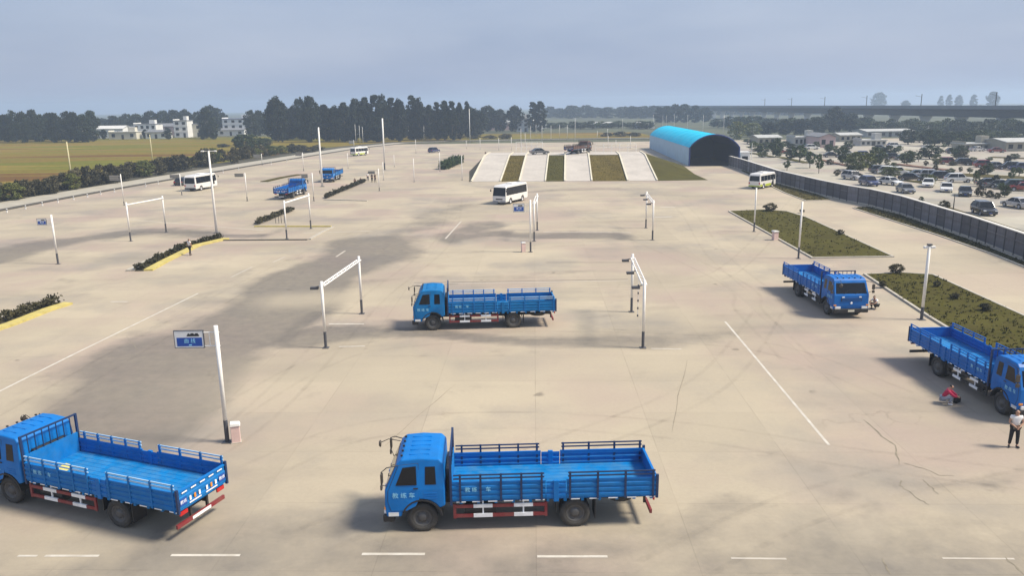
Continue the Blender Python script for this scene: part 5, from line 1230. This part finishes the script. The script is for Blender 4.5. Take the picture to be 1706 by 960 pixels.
house(1672,1740,252,232,'pale green gabled hall at the right edge', M_HC,'gable',M_ROOFP,1,4,12,0,'low_building','building',CG)
# rows of low garden walls / planted strips of the car park
def lotstrip(a, c, w, m, name, z=0.25):
    A, B = G(*a), G(*c); d = (B-A).normalized(); n = Vector((-d.y, d.x, 0))*w/2; b = MB(); q = [A-n, B-n, B+n, A+n]
    b.add([(p.x, p.y, 0.006) for p in q]+[(p.x, p.y, z) for p in q], [(4,5,6,7),(0,1,5,4),(1,2,6,5),(2,3,7,6),(3,0,4,7)]); o = b.build(name, m); o['kind'] = 'structure'; return o
M_REDS = mat('red_soil_strip', (0.17, 0.085, 0.055), 0.95, 0, 0.3, 0.8)
lotstrip((1368,267),(1430,281),1.2,M_REDS,'planting_strip'); lotstrip((1490,274),(1575,284),1.6,M_REDS,'planting_strip'); lotstrip((1560,268),(1668,281),1.6,M_GRASSD,'planting_strip')
lotstrip((1590,291),(1760,300),6.0,M_GRASSD,'planting_strip',0.12); lotstrip((1455,277),(1500,284),5.0,mat('yellow_lawn', (0.26,0.24,0.10),0.95,0,0.3,0.5),'planting_strip',0.1); lotstrip((1650,262),(1760,266),4.0,M_GRASSD,'planting_strip',0.12)
lotstrip((1570,346),(1706,392),1.8,M_GRASSD,'planting_strip',0.12); lotstrip((1500,300),(1545,306),1.5,M_GRASS,'planting_strip',0.15)
lotstrip((1300,262),(1345,272),2.0,M_GRASS,'planting_strip',0.12); lotstrip((1250,255),(1290,262),2.0,M_GRASSD,'planting_strip',0.12)

# ================================================================== FOLIAGE
def leaf_cloud(pts, size, rs):
    """pts Nx3 -> randomly turned leaf quads"""
    n = len(pts); a = rs.normal(size=(n, 3)); a /= np.linalg.norm(a, axis=1, keepdims=True)
    t = rs.normal(size=(n, 3)); b_ = np.cross(a, t); b_ /= np.linalg.norm(b_, axis=1, keepdims=True)
    s = (size*rs.uniform(0.6, 1.4, n))[:, None]; a = a*s; b_ = b_*s*0.6
    v = np.stack([pts-a, pts+b_*0.9-a*0.1, pts+a, pts-b_*0.9+a*0.1], 1).reshape(-1, 3); return v
def leaf_mesh(name, v, m):
    n = len(v)//4; me = bpy.data.meshes.new(name); me.vertices.add(len(v)); me.vertices.foreach_set('co', v.astype(np.float32).ravel())
    me.loops.add(4*n); me.loops.foreach_set('vertex_index', np.arange(4*n, dtype=np.int32)); me.polygons.add(n); me.polygons.foreach_set('loop_start', np.arange(0, 4*n, 4, dtype=np.int32)); me.update()
    me.materials.append(m); return me
def crown_points(H, z0, rad, shape, clumps, per, rs, cs=0.28):
    out = []
    for _ in range(clumps):
        while True:
            t = rs.uniform(0, 1); 
            if shape == 'round': env = math.sin(math.pi*min(1, max(0, 0.06+0.92*t)))**0.6
            elif shape == 'poplar': env = (math.sin(math.pi*(0.10+0.88*t**1.1)))**0.7
            elif shape == 'cone': env = (1-t)*0.95+0.05
            else: env = 1
            r = rad*env*math.sqrt(rs.uniform(0.15, 1)); a = rs.uniform(0, 2*math.pi)
            if env > 0.12: break
        c = np.array([r*math.cos(a), r*math.sin(a), z0+(H-z0)*t]); k = rad*cs*rs.uniform(0.7, 1.35)
        p = rs.normal(size=(per, 3)); p /= np.linalg.norm(p, axis=1, keepdims=True); p *= (rs.uniform(0.2, 1, per)**0.45)[:, None]*k; p[:, 2] *= 0.75
        out.append(c+p)
    return np.concatenate(out)
def tree_proto(H, z0, rad, shape, clumps, per, leaf, m, seed, name):
    rs = np.random.default_rng(seed); T = empty(name)
    pts = crown_points(H, z0, rad, shape, clumps, per, rs); 
    cr = bpy.data.objects.new('crown', leaf_mesh('crown', leaf_cloud(pts, leaf, rs), m)); COL.objects.link(cr); cr.parent = T
    b = MB(); tr = H*0.018+0.04
    b.tube([(0, 0, 0), (rs.normal()*0.1, rs.normal()*0.1, z0*0.9), (rs.normal()*0.2, rs.normal()*0.2, z0+(H-z0)*0.45), (0, 0, z0+(H-z0)*0.85)], [tr*1.3, tr, tr*0.65, tr*0.15], 7)
    for k in range(7):
        a = rs.uniform(0, 6.28); zz = z0+(H-z0)*rs.uniform(0.0, 0.5); r = rad*rs.uniform(0.5, 0.85)
        b.tube([(0, 0, zz), (math.cos(a)*r*0.5, math.sin(a)*r*0.5, zz+rad*0.3), (math.cos(a)*r, math.sin(a)*r, zz+rad*0.55)], [tr*0.45, tr*0.3, tr*0.1], 5)
    b.build('trunk', M_TRUNK, T); return T
PROTO = {
    'round': [tree_proto(12, 0.9, 4.2, 'round', 95, 42, 0.42, M_LEAF_D, 100+i, 'broadleaf_tree') for i in range(3)],
    'poplar': [tree_proto(18, 0.8, 3.0, 'poplar', 120, 40, 0.42, M_LEAF_D, 110+i, 'poplar_tree') for i in range(3)],
    'lot': [tree_proto(5, 1.6, 1.7, 'round', 42, 34, 0.20, M_LEAF_M, 120+i, 'young_tree') for i in range(3)],
    'lotd': [tree_proto(6, 1.0, 2.6, 'round', 60, 36, 0.26, M_LEAF_DM, 130+i, 'broadleaf_tree') for i in range(2)],
    'olive': [tree_proto(5, 0.5, 2.2, 'round', 50, 34, 0.22, M_LEAF_Y, 140+i, 'olive_tree') for i in range(2)],
    'bush': [tree_proto(2.4, 0.1, 1.7, 'round', 42, 34, 0.17, M_LEAF_H, 150+i, 'bush') for i in range(3)],
    'ball': [tree_proto(1.5, 0.15, 0.8, 'round', 40, 30, 0.09, M_LEAF_H, 160+i, 'clipped_shrub') for i in range(2)],
}
PDIM = {'round': (12, 4.2), 'poplar': (18, 3.0), 'lot': (5, 1.7), 'lotd': (6, 2.6), 'olive': (5, 2.2), 'bush': (2.4, 1.7), 'ball': (1.5, 0.8)}
used = set()
def plant(kind, loc, h, rad, label, group, cat='tree'):
    src = random.choice(PROTO[kind]); o = src if src.name not in used else copy_tree(src); used.add(src.name)
    H, R = PDIM[kind]; o.location = loc; o.rotation_euler = (0, 0, random.uniform(0, 6.28)); o.scale = (rad/R, rad/R, h/H); tag(o, label, cat, group); return o
def plant_row(items, kind_of, fmt, group, cat='tree'):
    items = sorted(items)
    for i, (x, yb, yt, wpx, kind) in enumerate(items):
        g = G(x, yb); h = HGT(g, yt); dep = (g-Vector((0, 0, CAMH))).dot(cF)
        plant(kind, g, h, wpx*dep/FPX/2, fmt % nth(i), group, cat)
# far wood on the left
row = []
for k in range(13): row.append((-14+k*14+random.uniform(-4, 4), 237+random.uniform(-2, 2)-k*0.15, 191+random.uniform(-4, 3)-(3 if k in (4, 5, 9, 10) else 0), random.uniform(24, 34), 'round'))
plant_row(row, None, 'dark round tree in the wood left of the white village, %s from the left', 'wood left of the village')
row = [(x+random.uniform(-3, 3), 222+random.uniform(-1, 1), y+random.uniform(-2, 2), random.uniform(24, 32), 'round') for x, y in [(170,198),(190,196),(212,190),(232,190),(252,186),(272,187),(292,186),(312,185),(332,188),(350,178),(366,182)]]
plant_row(row, None, 'dark round tree behind the white village, %s from the left', 'trees behind the village')
row = [(346,230,182,26,'round'),(356,232,198,20,'round'),(420,228,186,24,'round'),(434,226,186,22,'round'),(340,232,212,16,'round'),(243,231,216,10,'round'),(281,232,214,12,'round'),(174,232,216,10,'round')]
plant_row(row, None, 'dark tree standing between the village houses, %s from the left', 'trees among the houses')
row = [(x+random.uniform(-3, 3), 236+random.uniform(-3, 1)-max(0, (x-640)*0.03), y+random.uniform(-2, 2), w, k) for x, y, w, k in
       [(464,165,34,'round'),(482,182,22,'poplar'),(500,168,30,'round'),(522,164,32,'round'),(543,175,24,'poplar'),(560,179,26,'round'),(576,172,26,'poplar'),(594,167,28,'round'),(612,163,26,'poplar'),(626,160,26,'poplar'),(640,162,26,'round'),(656,163,22,'poplar'),(670,168,24,'round'),(686,162,22,'poplar'),(700,168,24,'round'),
        (715,176,18,'poplar'),(728,172,16,'poplar'),(742,170,20,'poplar'),(754,170,17,'poplar'),(766,174,14,'poplar'),(779,172,13,'poplar'),(792,182,20,'round'),(470,196,30,'round'),(508,198,30,'round'),(548,200,30,'round'),(588,198,30,'round'),(628,196,30,'round'),(665,196,28,'round')]]
plant_row(row, None, 'tall dark tree in the central wood, %s from the left', 'central dark wood')
row = [(812,219,178,34,'round'),(833,219,184,26,'round'),(858,219,178,28,'round'),(888,219,171,18,'poplar'),(900,219,170,22,'poplar')]
plant_row(row, None, 'dark tree behind the pink hall, %s from the left', 'trees behind the pink hall')
row = [(x+random.uniform(-5, 5), 196.5+random.uniform(-1, 1), 178+random.uniform(-2, 4), random.uniform(26, 38), 'round') for x in range(915, 1100, 20)]
plant_row(row, None, 'faint hazy tree on the skyline above the ramps, %s from the left', 'hazy skyline trees')
row = [(1098,204,179,18,'poplar'),(1110,204,178,22,'round'),(1124,204,175,24,'round'),(1140,204,175,26,'round'),(1158,204,177,24,'round'),(1174,203,180,24,'round')]
plant_row(row, None, 'dark tree behind the vaulted shed, %s from the left', 'trees behind the shed')
row = [(1228,232,204,30,'olive'),(1252,228,206,34,'olive'),(1280,226,204,34,'round'),(1306,224,200,34,'round'),(1334,224,199,34,'round'),(1362,222,196,34,'round'),(1390,220,180,30,'round'),(1416,220,190,34,'round'),(1442,218,196,30,'round')]
plant_row(row, None, 'hazy tree between the shed and the viaduct, %s from the left', 'trees before the viaduct')
row = [(1463,181,155,24,'round'),(1508,182,168,14,'round'),(1566,181,160,9,'poplar'),(1580,181,158,10,'poplar'),(1596,181,159,12,'poplar'),(1621,181,158,11,'poplar'),(1652,181,154,20,'round')]
plant_row(row, None, 'faint treetop rising over the viaduct, %s from the left', 'treetops over the viaduct')
row = [(1516+k*13+random.uniform(-4, 4), 241+random.uniform(-4, 3), 219+random.uniform(-3, 3), random.uniform(24, 34), 'lotd') for k in range(14)]
plant_row(row, None, 'dark tree in the belt below the viaduct, %s from the left', 'tree belt below the viaduct')
row = [(1258,252,238,24,'olive'),(1276,248,237,20,'lot'),(1292,262,232,22,'lotd'),(1318,266,245,22,'lotd'),(1332,270,243,24,'lot'),(1349,280,254,18,'lot'),(1364,289,258,13,'lot'),(1311,284,268,12,'lot'),(1395,293,283,12,'ball'),
       (1404,274,246,18,'lotd'),(1429,283,255,40,'olive'),(1446,279,256,28,'olive'),(1460,276,247,26,'lotd'),(1418,285,264,24,'olive'),(1484,295,279,34,'olive'),(1519,291,283,26,'lotd'),(1581,297,286,17,'lotd'),(1534,340,328,9,'lot'),(1572,348,335,17,'bush'),
       (1511,274,252,26,'lotd'),(1482,262,243,28,'lotd'),(1549,265,243,36,'lotd'),(1597,262,243,28,'lotd'),(1685,302,280,11,'lot'),(1633,327,312,16,'bush'),(1648,329,318,13,'bush'),(1674,328,309,16,'lotd'),(1660,331,322,12,'bush'),(1542,276,268,9,'ball'),(1558,285,275,9,'ball'),
       (1632,290,282,8,'ball'),(1697,287,279,9,'ball'),(1270,262,253,18,'olive'),(1242,262,252,16,'olive'),(1432,300,290,12,'bush'),(1470,258,246,16,'lotd'),(1380,254,240,14,'lotd'),(1300,250,238,18,'lot'),(1412,250,236,18,'lotd'),(1340,258,246,12,'lot'),(1600,286,278,7,'ball'),(1620,272,262,14,'lotd'),(1648,270,262,12,'lot'),(1690,266,256,16,'lotd'),(1586,276,268,10,'bush')]
plant_row(row, None, 'small tree or shrub of the car park, %s counted from the left', 'car park trees', 'tree')
row = []
for k in range(34): row.append((1195+k*16+random.uniform(-5, 5), np.interp(k, [0, 33], [213, 228])+random.uniform(-3, 3), np.interp(k, [0, 33], [196, 203])+random.uniform(-4, 3), random.uniform(24, 36), 'lotd'))
plant_row(row, None, 'dark scrub tree under the railway viaduct, %s from the left', 'scrub under the viaduct')
row = [(1185+k*17+random.uniform(-5, 5), 192-k*0.12+random.uniform(-1, 1), 178.5-k*0.05+random.uniform(-1.5, 1.5), random.uniform(34, 50), 'round') for k in range(32)]
plant_row(row, None, 'dark tree in the wood seen through the viaduct piers, %s from the left', 'wood behind the viaduct')
row = [(905+k*16+random.uniform(-4, 4), 214+random.uniform(-1, 1), 203+random.uniform(-2, 2), random.uniform(20, 30), 'lotd') for k in range(12)]
plant_row(row, None, 'low dark tree in the belt above the ramps, %s from the left', 'belt above the ramps')
row = [(458+k*13.5+random.uniform(-3, 3), 232-k*0.25, 182+random.uniform(-4, 4), random.uniform(26, 34), 'round') for k in range(26)]
plant_row(row, None, 'dark tree in the rear rank of the central wood, %s from the left', 'rear rank of the central wood')
row = []
for k in range(46):
    x = 1245+(k*137.5) % 455; lo = np.interp(x, [1245, 1300, 1400, 1500, 1706], [254, 262, 280, 300, 330]); y = random.uniform(238, lo)
    row.append((x, y, y-random.uniform(7, 15)*(y-160)/100, random.uniform(9, 20), random.choice(('lotd', 'olive', 'lot', 'bush'))))
plant_row(row, None, 'extra planting of the car park aisles, %s counted from the left', 'car park aisle planting', 'tree')
# bushes along the left perimeter path
row = []
for k in range(44):
    t = k/43; x = -20+t*545; y = np.interp(x, [-20, 110, 260, 430, 520], [341, 318.5, 292, 265, 253]); h = np.interp(x, [-20, 60, 150, 230, 290, 380, 440, 520], [34, 26, 30, 27, 22, 30, 20, 10])*random.uniform(0.75, 1.15)
    row.append((x+random.uniform(-5, 5), y-random.uniform(0, 5), y-h, random.uniform(26, 40)*(0.75 if x > 300 else 1), random.choice(('bush', 'bush', 'olive'))))
plant_row(row, None, 'dark bush in the hedge along the left perimeter path, %s from the left', 'left perimeter hedge', 'bush')
row = [(408,252,224,34,'lotd'),(424,250,226,30,'lotd'),(440,246,230,26,'lotd'),(398,242,228,22,'lotd'),(372,245,240,22,'bush')]
plant_row(row, None, 'dense dark tree clump at the field end, %s from the left', 'clump at the field end')
row = [(x, 233+random.uniform(-1, 1), 225+random.uniform(-2, 2), 22, 'bush') for x in range(-10, 170, 15)]
plant_row(row, None, 'low shrub along the far edge of the field, %s from the left', 'shrubs on the far field edge', 'bush')
row = [(x, y, y-random.uniform(4, 8), 24, 'bush') for x, y in [(690,232),(714,231),(738,231),(764,231),(790,231),(816,231),(842,231),(1010,227),(1034,227),(1056,227)]]
plant_row(row, None, 'low dark shrub along the far lane, %s from the left', 'shrubs along the far lane', 'bush')
for (x, y, t, w), lab in zip([(1283,353,340,22),(1492,457,442,24),(1336,355,350,10),(1590,500,491,16),(1640,520,508,20),(1470,480,470,14),(1400,392,384,12),(1560,480,470,12)],
    ['dark clipped shrub at the far tip of the far grass island','dark clipped shrub at the far tip of the near grass island','low weedy shrub beside the clipped one on the far island','weedy shrub behind the bed of the right truck','taller weedy shrub on the near island at the right','small weed clump at the left edge of the near island','weed clump in the middle of the far island','weed clump in the middle of the near island']):
    g = G(x, y); plant('ball', g+Vector((0, 0, 0.08)), HGT(g, t), w*(g-Vector((0, 0, CAMH))).dot(cF)/FPX/2, lab, 'island shrubs', 'shrub')
# clipped hedge by the ramps
def hedge_box(pxs, wid, h, label, name='hedge', m=None, leaf=0.13, kerb=None, dens=150):
    g = [G(*p) for p in pxs]; rs = np.random.default_rng(abs(int(pxs[0][0]))+7); T = empty(name, g[0], 0, label, 'hedge'); pts = []; o = g[0]
    stems = MB()
    for a, c in zip(g[:-1], g[1:]):
        L = (c-a).length; n = int(L*dens); d = (c-a)/L; nn = Vector((-d.y, d.x, 0))
        t = rs.uniform(0, L, n); wob = 0.72+0.28*np.sin(t*1.7+rs.uniform(0, 6))*np.sin(t*0.63+1)+rs.normal(0, 0.06, n)
        s = rs.uniform(-1, 1, n)*wid/2*np.clip(wob+0.2, 0.5, 1.2); z = h*np.clip(wob, 0.35, 1.15)*rs.uniform(0, 1, n)**0.6
        base = np.array((a-o)[:]); pts.append(base+np.outer(t, np.array(d[:]))+np.outer(s, np.array(nn[:]))+np.outer(z+0.12, [0, 0, 1]))
        for k in range(int(L/1.2)+1):
            p = (a-o)+d*min(L, k*1.2+0.4); stems.tube([(p.x, p.y, 0.05), (p.x+0.05, p.y, h*0.7)], [0.04, 0.015], 5); stems.tube([(p.x, p.y, h*0.3), (p.x+nn.x*wid*0.3, p.y+nn.y*wid*0.3, h*0.75)], [0.025, 0.01], 5)
    stems.build('stems', M_TRUNK, T)
    f = bpy.data.objects.new('foliage', leaf_mesh('foliage', leaf_cloud(np.concatenate(pts), leaf, rs), m or M_LEAF_H)); COL.objects.link(f); f.parent = T
    if kerb:
        wk, mk = kerb
        n0 = []
        line = g
        for side, mm in ((-wid/2-wk, mk), (wid/2, M_CONC)):
            d0 = side; strip('kerb', line, d0, d0+wk, 0.0, 0.16, mm)
        soil = strip('planting_bed', line, -wid/2, wid/2, 0.0, 0.10, M_VERGE)
    return T
hedge_box([(232,452),(262,436),(316,410),(368,398)], 0.8, 0.55, 'dark hedge strip with yellow kerb behind the person in a white top', kerb=(0.8, M_YKERB))
hedge_box([(-60,560),(0,540),(60,517),(96,506)], 1.2, 0.75, 'dark hedge strip with yellow kerb at the left edge', kerb=(0.8, M_YKERB))
hedge_box([(428,375),(460,362),(488,351)], 0.8, 0.7, 'dark hedge strip beside the kerbed corner')
hedge_box([(543,331),(560,323),(585,313),(608,303)], 0.9, 0.7, 'long dark hedge strip leading to the sitting people')
hedge_box([(738,283),(766,271)], 2.6, 2.0, 'bulky clipped green hedge left of the ramps', m=M_LEAF_M, leaf=0.2, dens=330)
kerbline('kerb', [(440,303),(470,296),(500,291)], 1.6, 0.12, M_GRASSD); kerbline('kerb', [(612,335),(540,333)], 0.3, 0.12, M_CONC)
kerbline('kerb', [(660,233.5),(790,236)], 2.0, 0.15, M_GRASSD); kerbline('kerb', [(780,305),(758,302),(812,262)], 1.2, 0.10, M_VERGE) if False else None
# low wire frame beside the kerbed corner
A = G(466, 372); T = empty('bicycle_stand', A, 0, 'thin dark tubular stand before the hedge at the kerbed corner', 'stand')
b = MB(); b.tube([(-0.5, 0, 0), (-0.5, 0, 1.0), (-0.1, 0, 1.0), (-0.1, 0, 0)], 0.035, 6); b.build('hoop', M_CHASSIS, T); b = MB(); b.tube([(0.2, 0.1, 0), (0.2, 0.1, 0.9), (0.6, 0.1, 0.9), (0.6, 0.1, 0)], 0.035, 6); b.build('hoop', M_CHASSIS, T)

# ================================================================== PEOPLE
def skin_mesh(name, nodes, edges, root, m, parent, sub=1):
    """nodes: {name: ((x,y,z), rx, ry)}"""
    me = bpy.data.meshes.new(name); ks = list(nodes); ix = {k: i for i, k in enumerate(ks)}
    bm = bmesh.new(); ly = bm.verts.layers.skin.verify(); vs = []
    for k in ks:
        v = bm.verts.new(nodes[k][0]); v[ly].radius = (nodes[k][1], nodes[k][2]); v[ly].use_root = (k == root); vs.append(v)
    for a, c in edges: bm.edges.new((vs[ix[a]], vs[ix[c]]))
    bm.to_mesh(me); bm.free(); ob = bpy.data.objects.new(name, me); COL.objects.link(ob)
    ob.modifiers.new('s', 'SKIN').use_smooth_shade = True; sd = ob.modifiers.new('u', 'SUBSURF'); sd.levels = sub; sd.render_levels = sub
    dg = bpy.context.evaluated_depsgraph_get(); out = bpy.data.meshes.new_from_object(ob.evaluated_get(dg)); bpy.data.objects.remove(ob)
    out.materials.clear(); out.materials.append(m); out.name = name
    for p in out.polygons: p.use_smooth = True
    o = bpy.data.objects.new(name, out); COL.objects.link(o); o.parent = parent; return o
def person(loc, rz, pose, label, shirt, trousers, shoes=None, hair=True, scale=1.0, group=None, sleeves=0.55):
    """faces local -Y"""
    T = empty('person', loc, rz, label, 'person', group); T.scale = (scale,)*3
    J = {k: Vector(v) for k, v in pose.items()}
    pel, chest, neck, head = J['pelvis'], J['chest'], J['neck'], J['head']; up = (head-neck).normalized(); mid = pel.lerp(chest, 0.5)
    N = {'pel': (pel, .125, .10), 'mid': (mid, .115, .09), 'chest': (chest, .145, .105), 'neck': (neck, .055, .055), 'jaw': (head-up*0.07, .068, .07), 'head': (head, .082, .095), 'crown': (head+up*0.08, .06, .065)}
    E_ = [('pel', 'mid'), ('mid', 'chest'), ('chest', 'neck'), ('neck', 'jaw'), ('jaw', 'head'), ('head', 'crown')]
    for s in 'lr':
        N.update({'sh'+s: (J['sh'+s], .062, .062), 'el'+s: (J['el'+s], .043, .043), 'wr'+s: (J['wr'+s], .028, .03), 'pa'+s: (J['wr'+s]+(J['wr'+s]-J['el'+s]).normalized()*0.085, .036, .022),
                  'hi'+s: (J['hi'+s], .085, .085), 'kn'+s: (J['kn'+s], .055, .055), 'an'+s: (J['an'+s], .036, .036), 'to'+s: (J['to'+s], .032, .028)})
        E_ += [('chest', 'sh'+s), ('sh'+s, 'el'+s), ('el'+s, 'wr'+s), ('wr'+s, 'pa'+s), ('pel', 'hi'+s), ('hi'+s, 'kn'+s), ('kn'+s, 'an'+s), ('an'+s, 'to'+s)]
    body = skin_mesh('body', N, E_, 'pel', M_SKIN, T)
    # fingers, nose and ears are joined into the body mesh
    b = MB()
    for s in 'lr':
        w, e = J['wr'+s], J['el'+s]; d = (w-e).normalized(); sd = d.cross(Vector((0, -1, 0.3))).normalized(); cl = d.cross(sd)
        for k, (o, ln) in enumerate(((-.027, .065), (-.009, .078), (.009, .073), (.027, .058))):
            p = w+d*0.095+sd*o; b.tube([p, p+d*ln*0.5+cl*0.008, p+d*ln*0.85+cl*0.03], [.0095, .009, .0065], 6)
        p = w+d*0.04+sd*(.034 if s == 'l' else -.034); q = sd*(1 if s == 'l' else -1); b.tube([p, p+d*0.03+q*0.018, p+d*0.06+q*0.018], [.011, .010, .007], 6)
    f = Vector(pose.get('face', (0, -1, 0))).normalized(); sx = f.cross(up).normalized()
    b.tube([head+f*0.085+up*0.01, head+f*0.115-up*0.025, head+f*0.09-up*0.035], [.008, .015, .010], 6)
    for s in (-1, 1): b.tube([head+sx*s*0.078+up*0.02, head+sx*s*0.092, head+sx*s*0.08-up*0.03], [.010, .016, .008], 6)
    bm = bmesh.new(); bm.from_mesh(body.data); tmp = b.mesh('t', M_SKIN, True); bm.from_mesh(tmp); bm.to_mesh(body.data); bm.free(); bpy.data.meshes.remove(tmp)
    for s in (-1, 1):
        b = MB(); c = head+f*0.088+sx*s*0.032+up*0.012; b.lathe([(0.001, -0.008), (0.010, -0.004), (0.010, 0.004), (0.001, 0.008)], c, 'y', 8); b.build('eye', M_HAIR, T)
    b = MB(); c = head+f*0.086-up*0.055; b.tube([c-sx*0.022, c+f*0.004, c+sx*0.022], [.004, .007, .004], 5); b.build('mouth', mat('lips', (0.28, 0.10, 0.08), 0.5), T)
    # clothes
    SN = {'pel': (pel+(chest-pel)*0.10, .150, .125), 'mid': (mid, .148, .120), 'chest': (chest, .172, .130), 'neck': (chest.lerp(neck, 0.65), .088, .085)}; SE = [('pel', 'mid'), ('mid', 'chest'), ('chest', 'neck')]
    for s in 'lr':
        SN.update({'sh'+s: (J['sh'+s], .085, .085), 'sl'+s: (J['sh'+s].lerp(J['el'+s], sleeves) if sleeves < 1 else J['el'+s], .070, .070)}); SE += [('chest', 'sh'+s), ('sh'+s, 'sl'+s)]
        if sleeves >= 1: SN['cu'+s] = (J['el'+s].lerp(J['wr'+s], 0.85), .050, .050); SE.append(('sl'+s, 'cu'+s))
    skin_mesh('shirt', SN, SE, 'pel', shirt, T)
    TN = {'pel': (pel, .152, .128)}; TE = []
    for s in 'lr':
        TN.update({'hi'+s: (J['hi'+s], .108, .108), 'kn'+s: (J['kn'+s], .082, .082), 'an'+s: (J['kn'+s].lerp(J['an'+s], 0.90), .064, .064)}); TE += [('pel', 'hi'+s), ('hi'+s, 'kn'+s), ('kn'+s, 'an'+s)]
    skin_mesh('trousers', TN, TE, 'pel', trousers, T)
    for s in 'lr':
        an, to = J['an'+s], J['to'+s]; d = (to-an); d.z = 0; d.normalize()
        skin_mesh('shoe', {'a': (Vector((an.x, an.y, 0.055))-d*0.05, .045, .05), 'b': (Vector((an.x, an.y, 0.055))+d*0.06, .05, .048), 'c': (Vector((an.x, an.y, 0.045))+d*0.17, .045, .04)}, [('a', 'b'), ('b', 'c')], 'a', shoes or M_BLACK, T)
    skin_mesh('hair', {'a': (head+up*0.06-f*0.02, .088, .098), 'b': (head+up*0.02-f*0.045, .080, .088), 'c': (head-up*0.04-f*0.055, .062, .06)}, [('a', 'b'), ('b', 'c')], 'a', M_HAIR, T)
    return T
STAND = dict(pelvis=(0, 0, .93), chest=(0, 0.0, 1.30), neck=(0, -.005, 1.47), head=(0, -.03, 1.60), shl=(.185, 0, 1.40), elr=(-.27, -.03, 1.14), shr=(-.185, 0, 1.40), ell=(.27, -.03, 1.14), wrl=(.085, -.20, 1.0), wrr=(-.085, -.20, 1.0),
             hil=(.10, 0, .88), hir=(-.10, 0, .88), knl=(.13, -.02, .49), knr=(-.13, -.02, .49), anl=(.15, .01, .09), anr=(-.15, .01, .09), tol=(.19, -.13, .035), tor=(-.19, -.13, .035))
WALK = dict(STAND, ell=(.25, .05, 1.14), elr=(-.25, -.02, 1.13), wrl=(.24, -.03, .90), wrr=(-.23, -.13, .90), anl=(.09, -.12, .09), anr=(-.09, .14, .09), knl=(.10, -.10, .50), knr=(-.10, .04, .49), tol=(.10, -.26, .035), tor=(-.10, .0, .035))
SQUAT = dict(pelvis=(0, .18, .30), chest=(0, -.02, .62), neck=(0, -.10, .78), head=(0, -.17, .89), face=(0, -.85, -.5), shl=(.18, -.04, .70), shr=(-.18, -.04, .70), ell=(.24, -.30, .50), elr=(-.24, -.30, .50), wrl=(.07, -.47, .44), wrr=(-.07, -.47, .44),
             hil=(.10, .16, .27), hir=(-.10, .16, .27), knl=(.17, -.24, .46), knr=(-.17, -.24, .46), anl=(.14, -.12, .09), anr=(-.14, -.12, .09), tol=(.17, -.27, .035), tor=(-.17, -.27, .035))
C_W = mat('white_cotton', (0.74, 0.73, 0.72), 0.9, 0, 0.05, 8); C_K = mat('black_cloth', (0.014, 0.014, 0.016), 0.9); C_R = mat('crimson_cloth', (0.42, 0.02, 0.07), 0.9); C_G = mat('grey_denim', (0.30, 0.32, 0.38), 0.9); C_N = mat('navy_cloth', (0.03, 0.035, 0.06), 0.9)
person(G(1687, 745.5), math.radians(-12), STAND, 'person in white shirt and black trousers standing hands clasped before the right truck', C_W, C_K)
person(G(1576, 673), math.radians(62), SQUAT, 'person in a crimson top and grey trousers crouching beside the right truck', C_R, C_G, C_W, sleeves=1.0)
person(G(1457, 515), math.radians(-60), SQUAT, 'person in a white top and black trousers crouching beside a truck bumper', C_W, C_K)
person(G(317, 425.5), math.radians(150), WALK, 'person in a white top and black trousers walking by the left hedge strip', C_W, C_K)
GP = 'group by the long hedge strip'
person(G(613, 302), 0.3, STAND, 'person in a white top standing at the end of the long hedge strip', C_W, C_N, group=GP)
person(G(620, 303.5), -0.4, STAND, 'person in dark clothes standing right of the white-topped one by the hedge strip', C_N, C_K, group=GP)
person(G(625, 304), 0.8, WALK, 'rightmost person in black of the group by the long hedge strip', C_K, C_K, group=GP)
person(G(592, 305), -0.3, SQUAT, 'dark clothed person crouching left in the group by the hedge strip', C_N, C_K, group=GP)
person(G(601, 304), 0.2, SQUAT, 'person in a pale top crouching in the group by the hedge strip', mat('pink_cloth', (0.5, 0.35, 0.33), 0.9), C_K, group=GP)
person(G(809, 262), 0.2, STAND, 'tiny dark figure standing at the top of the leftmost ramp', C_K, C_K)
# black bag beside the crouching person
A = G(1594, 671); b = MB(); b.prism([(-0.2, 0), (0.2, 0), (0.22, 0.22), (0.12, 0.30), (-0.12, 0.30), (-0.22, 0.22)], -0.09, 0.09); T = empty('bag', A, 0.6, 'black bag on the ground right of the crouching person in crimson', 'bag'); b.build('body', C_K, T, bevel=0.03)
b = MB(); b.tube([(-0.09, 0, 0.29), (-0.05, 0, 0.40), (0.05, 0, 0.40), (0.09, 0, 0.29)], 0.012, 5); b.build('strap', C_K, T)
# leaning lamp post in the car park
pole((1588, 350), 323, 'dark slender lamp post standing in the car park', 0.07, 0, M_CHASSIS, None, 'lamp post', 'lamp_post')

# ================================================================== HAZE
hz = bpy.data.materials.new('haze'); hz.use_nodes = True; hn = hz.node_tree; hn.nodes.clear()
ho = hn.nodes.new('ShaderNodeOutputMaterial'); pv = hn.nodes.new('ShaderNodeVolumePrincipled'); pv.inputs['Color'].default_value = (0.62, 0.78, 1.0, 1); pv.inputs['Density'].default_value = 0.00047; pv.inputs['Anisotropy'].default_value = 0.2
hn.links.new(pv.outputs[0], ho.inputs['Volume'])
b = MB(); b.box(-2500, 2500, -400, 3300, -1.1, 45); o = b.build('haze', hz); tag(o, None, None, None, 'stuff')
for p_ in PROTO.values():                                       # drop prototypes that were never planted
    for t in p_:
        if t.name not in used:
            for c in list(allkids(t)): bpy.data.objects.remove(c)
            bpy.data.objects.remove(t)
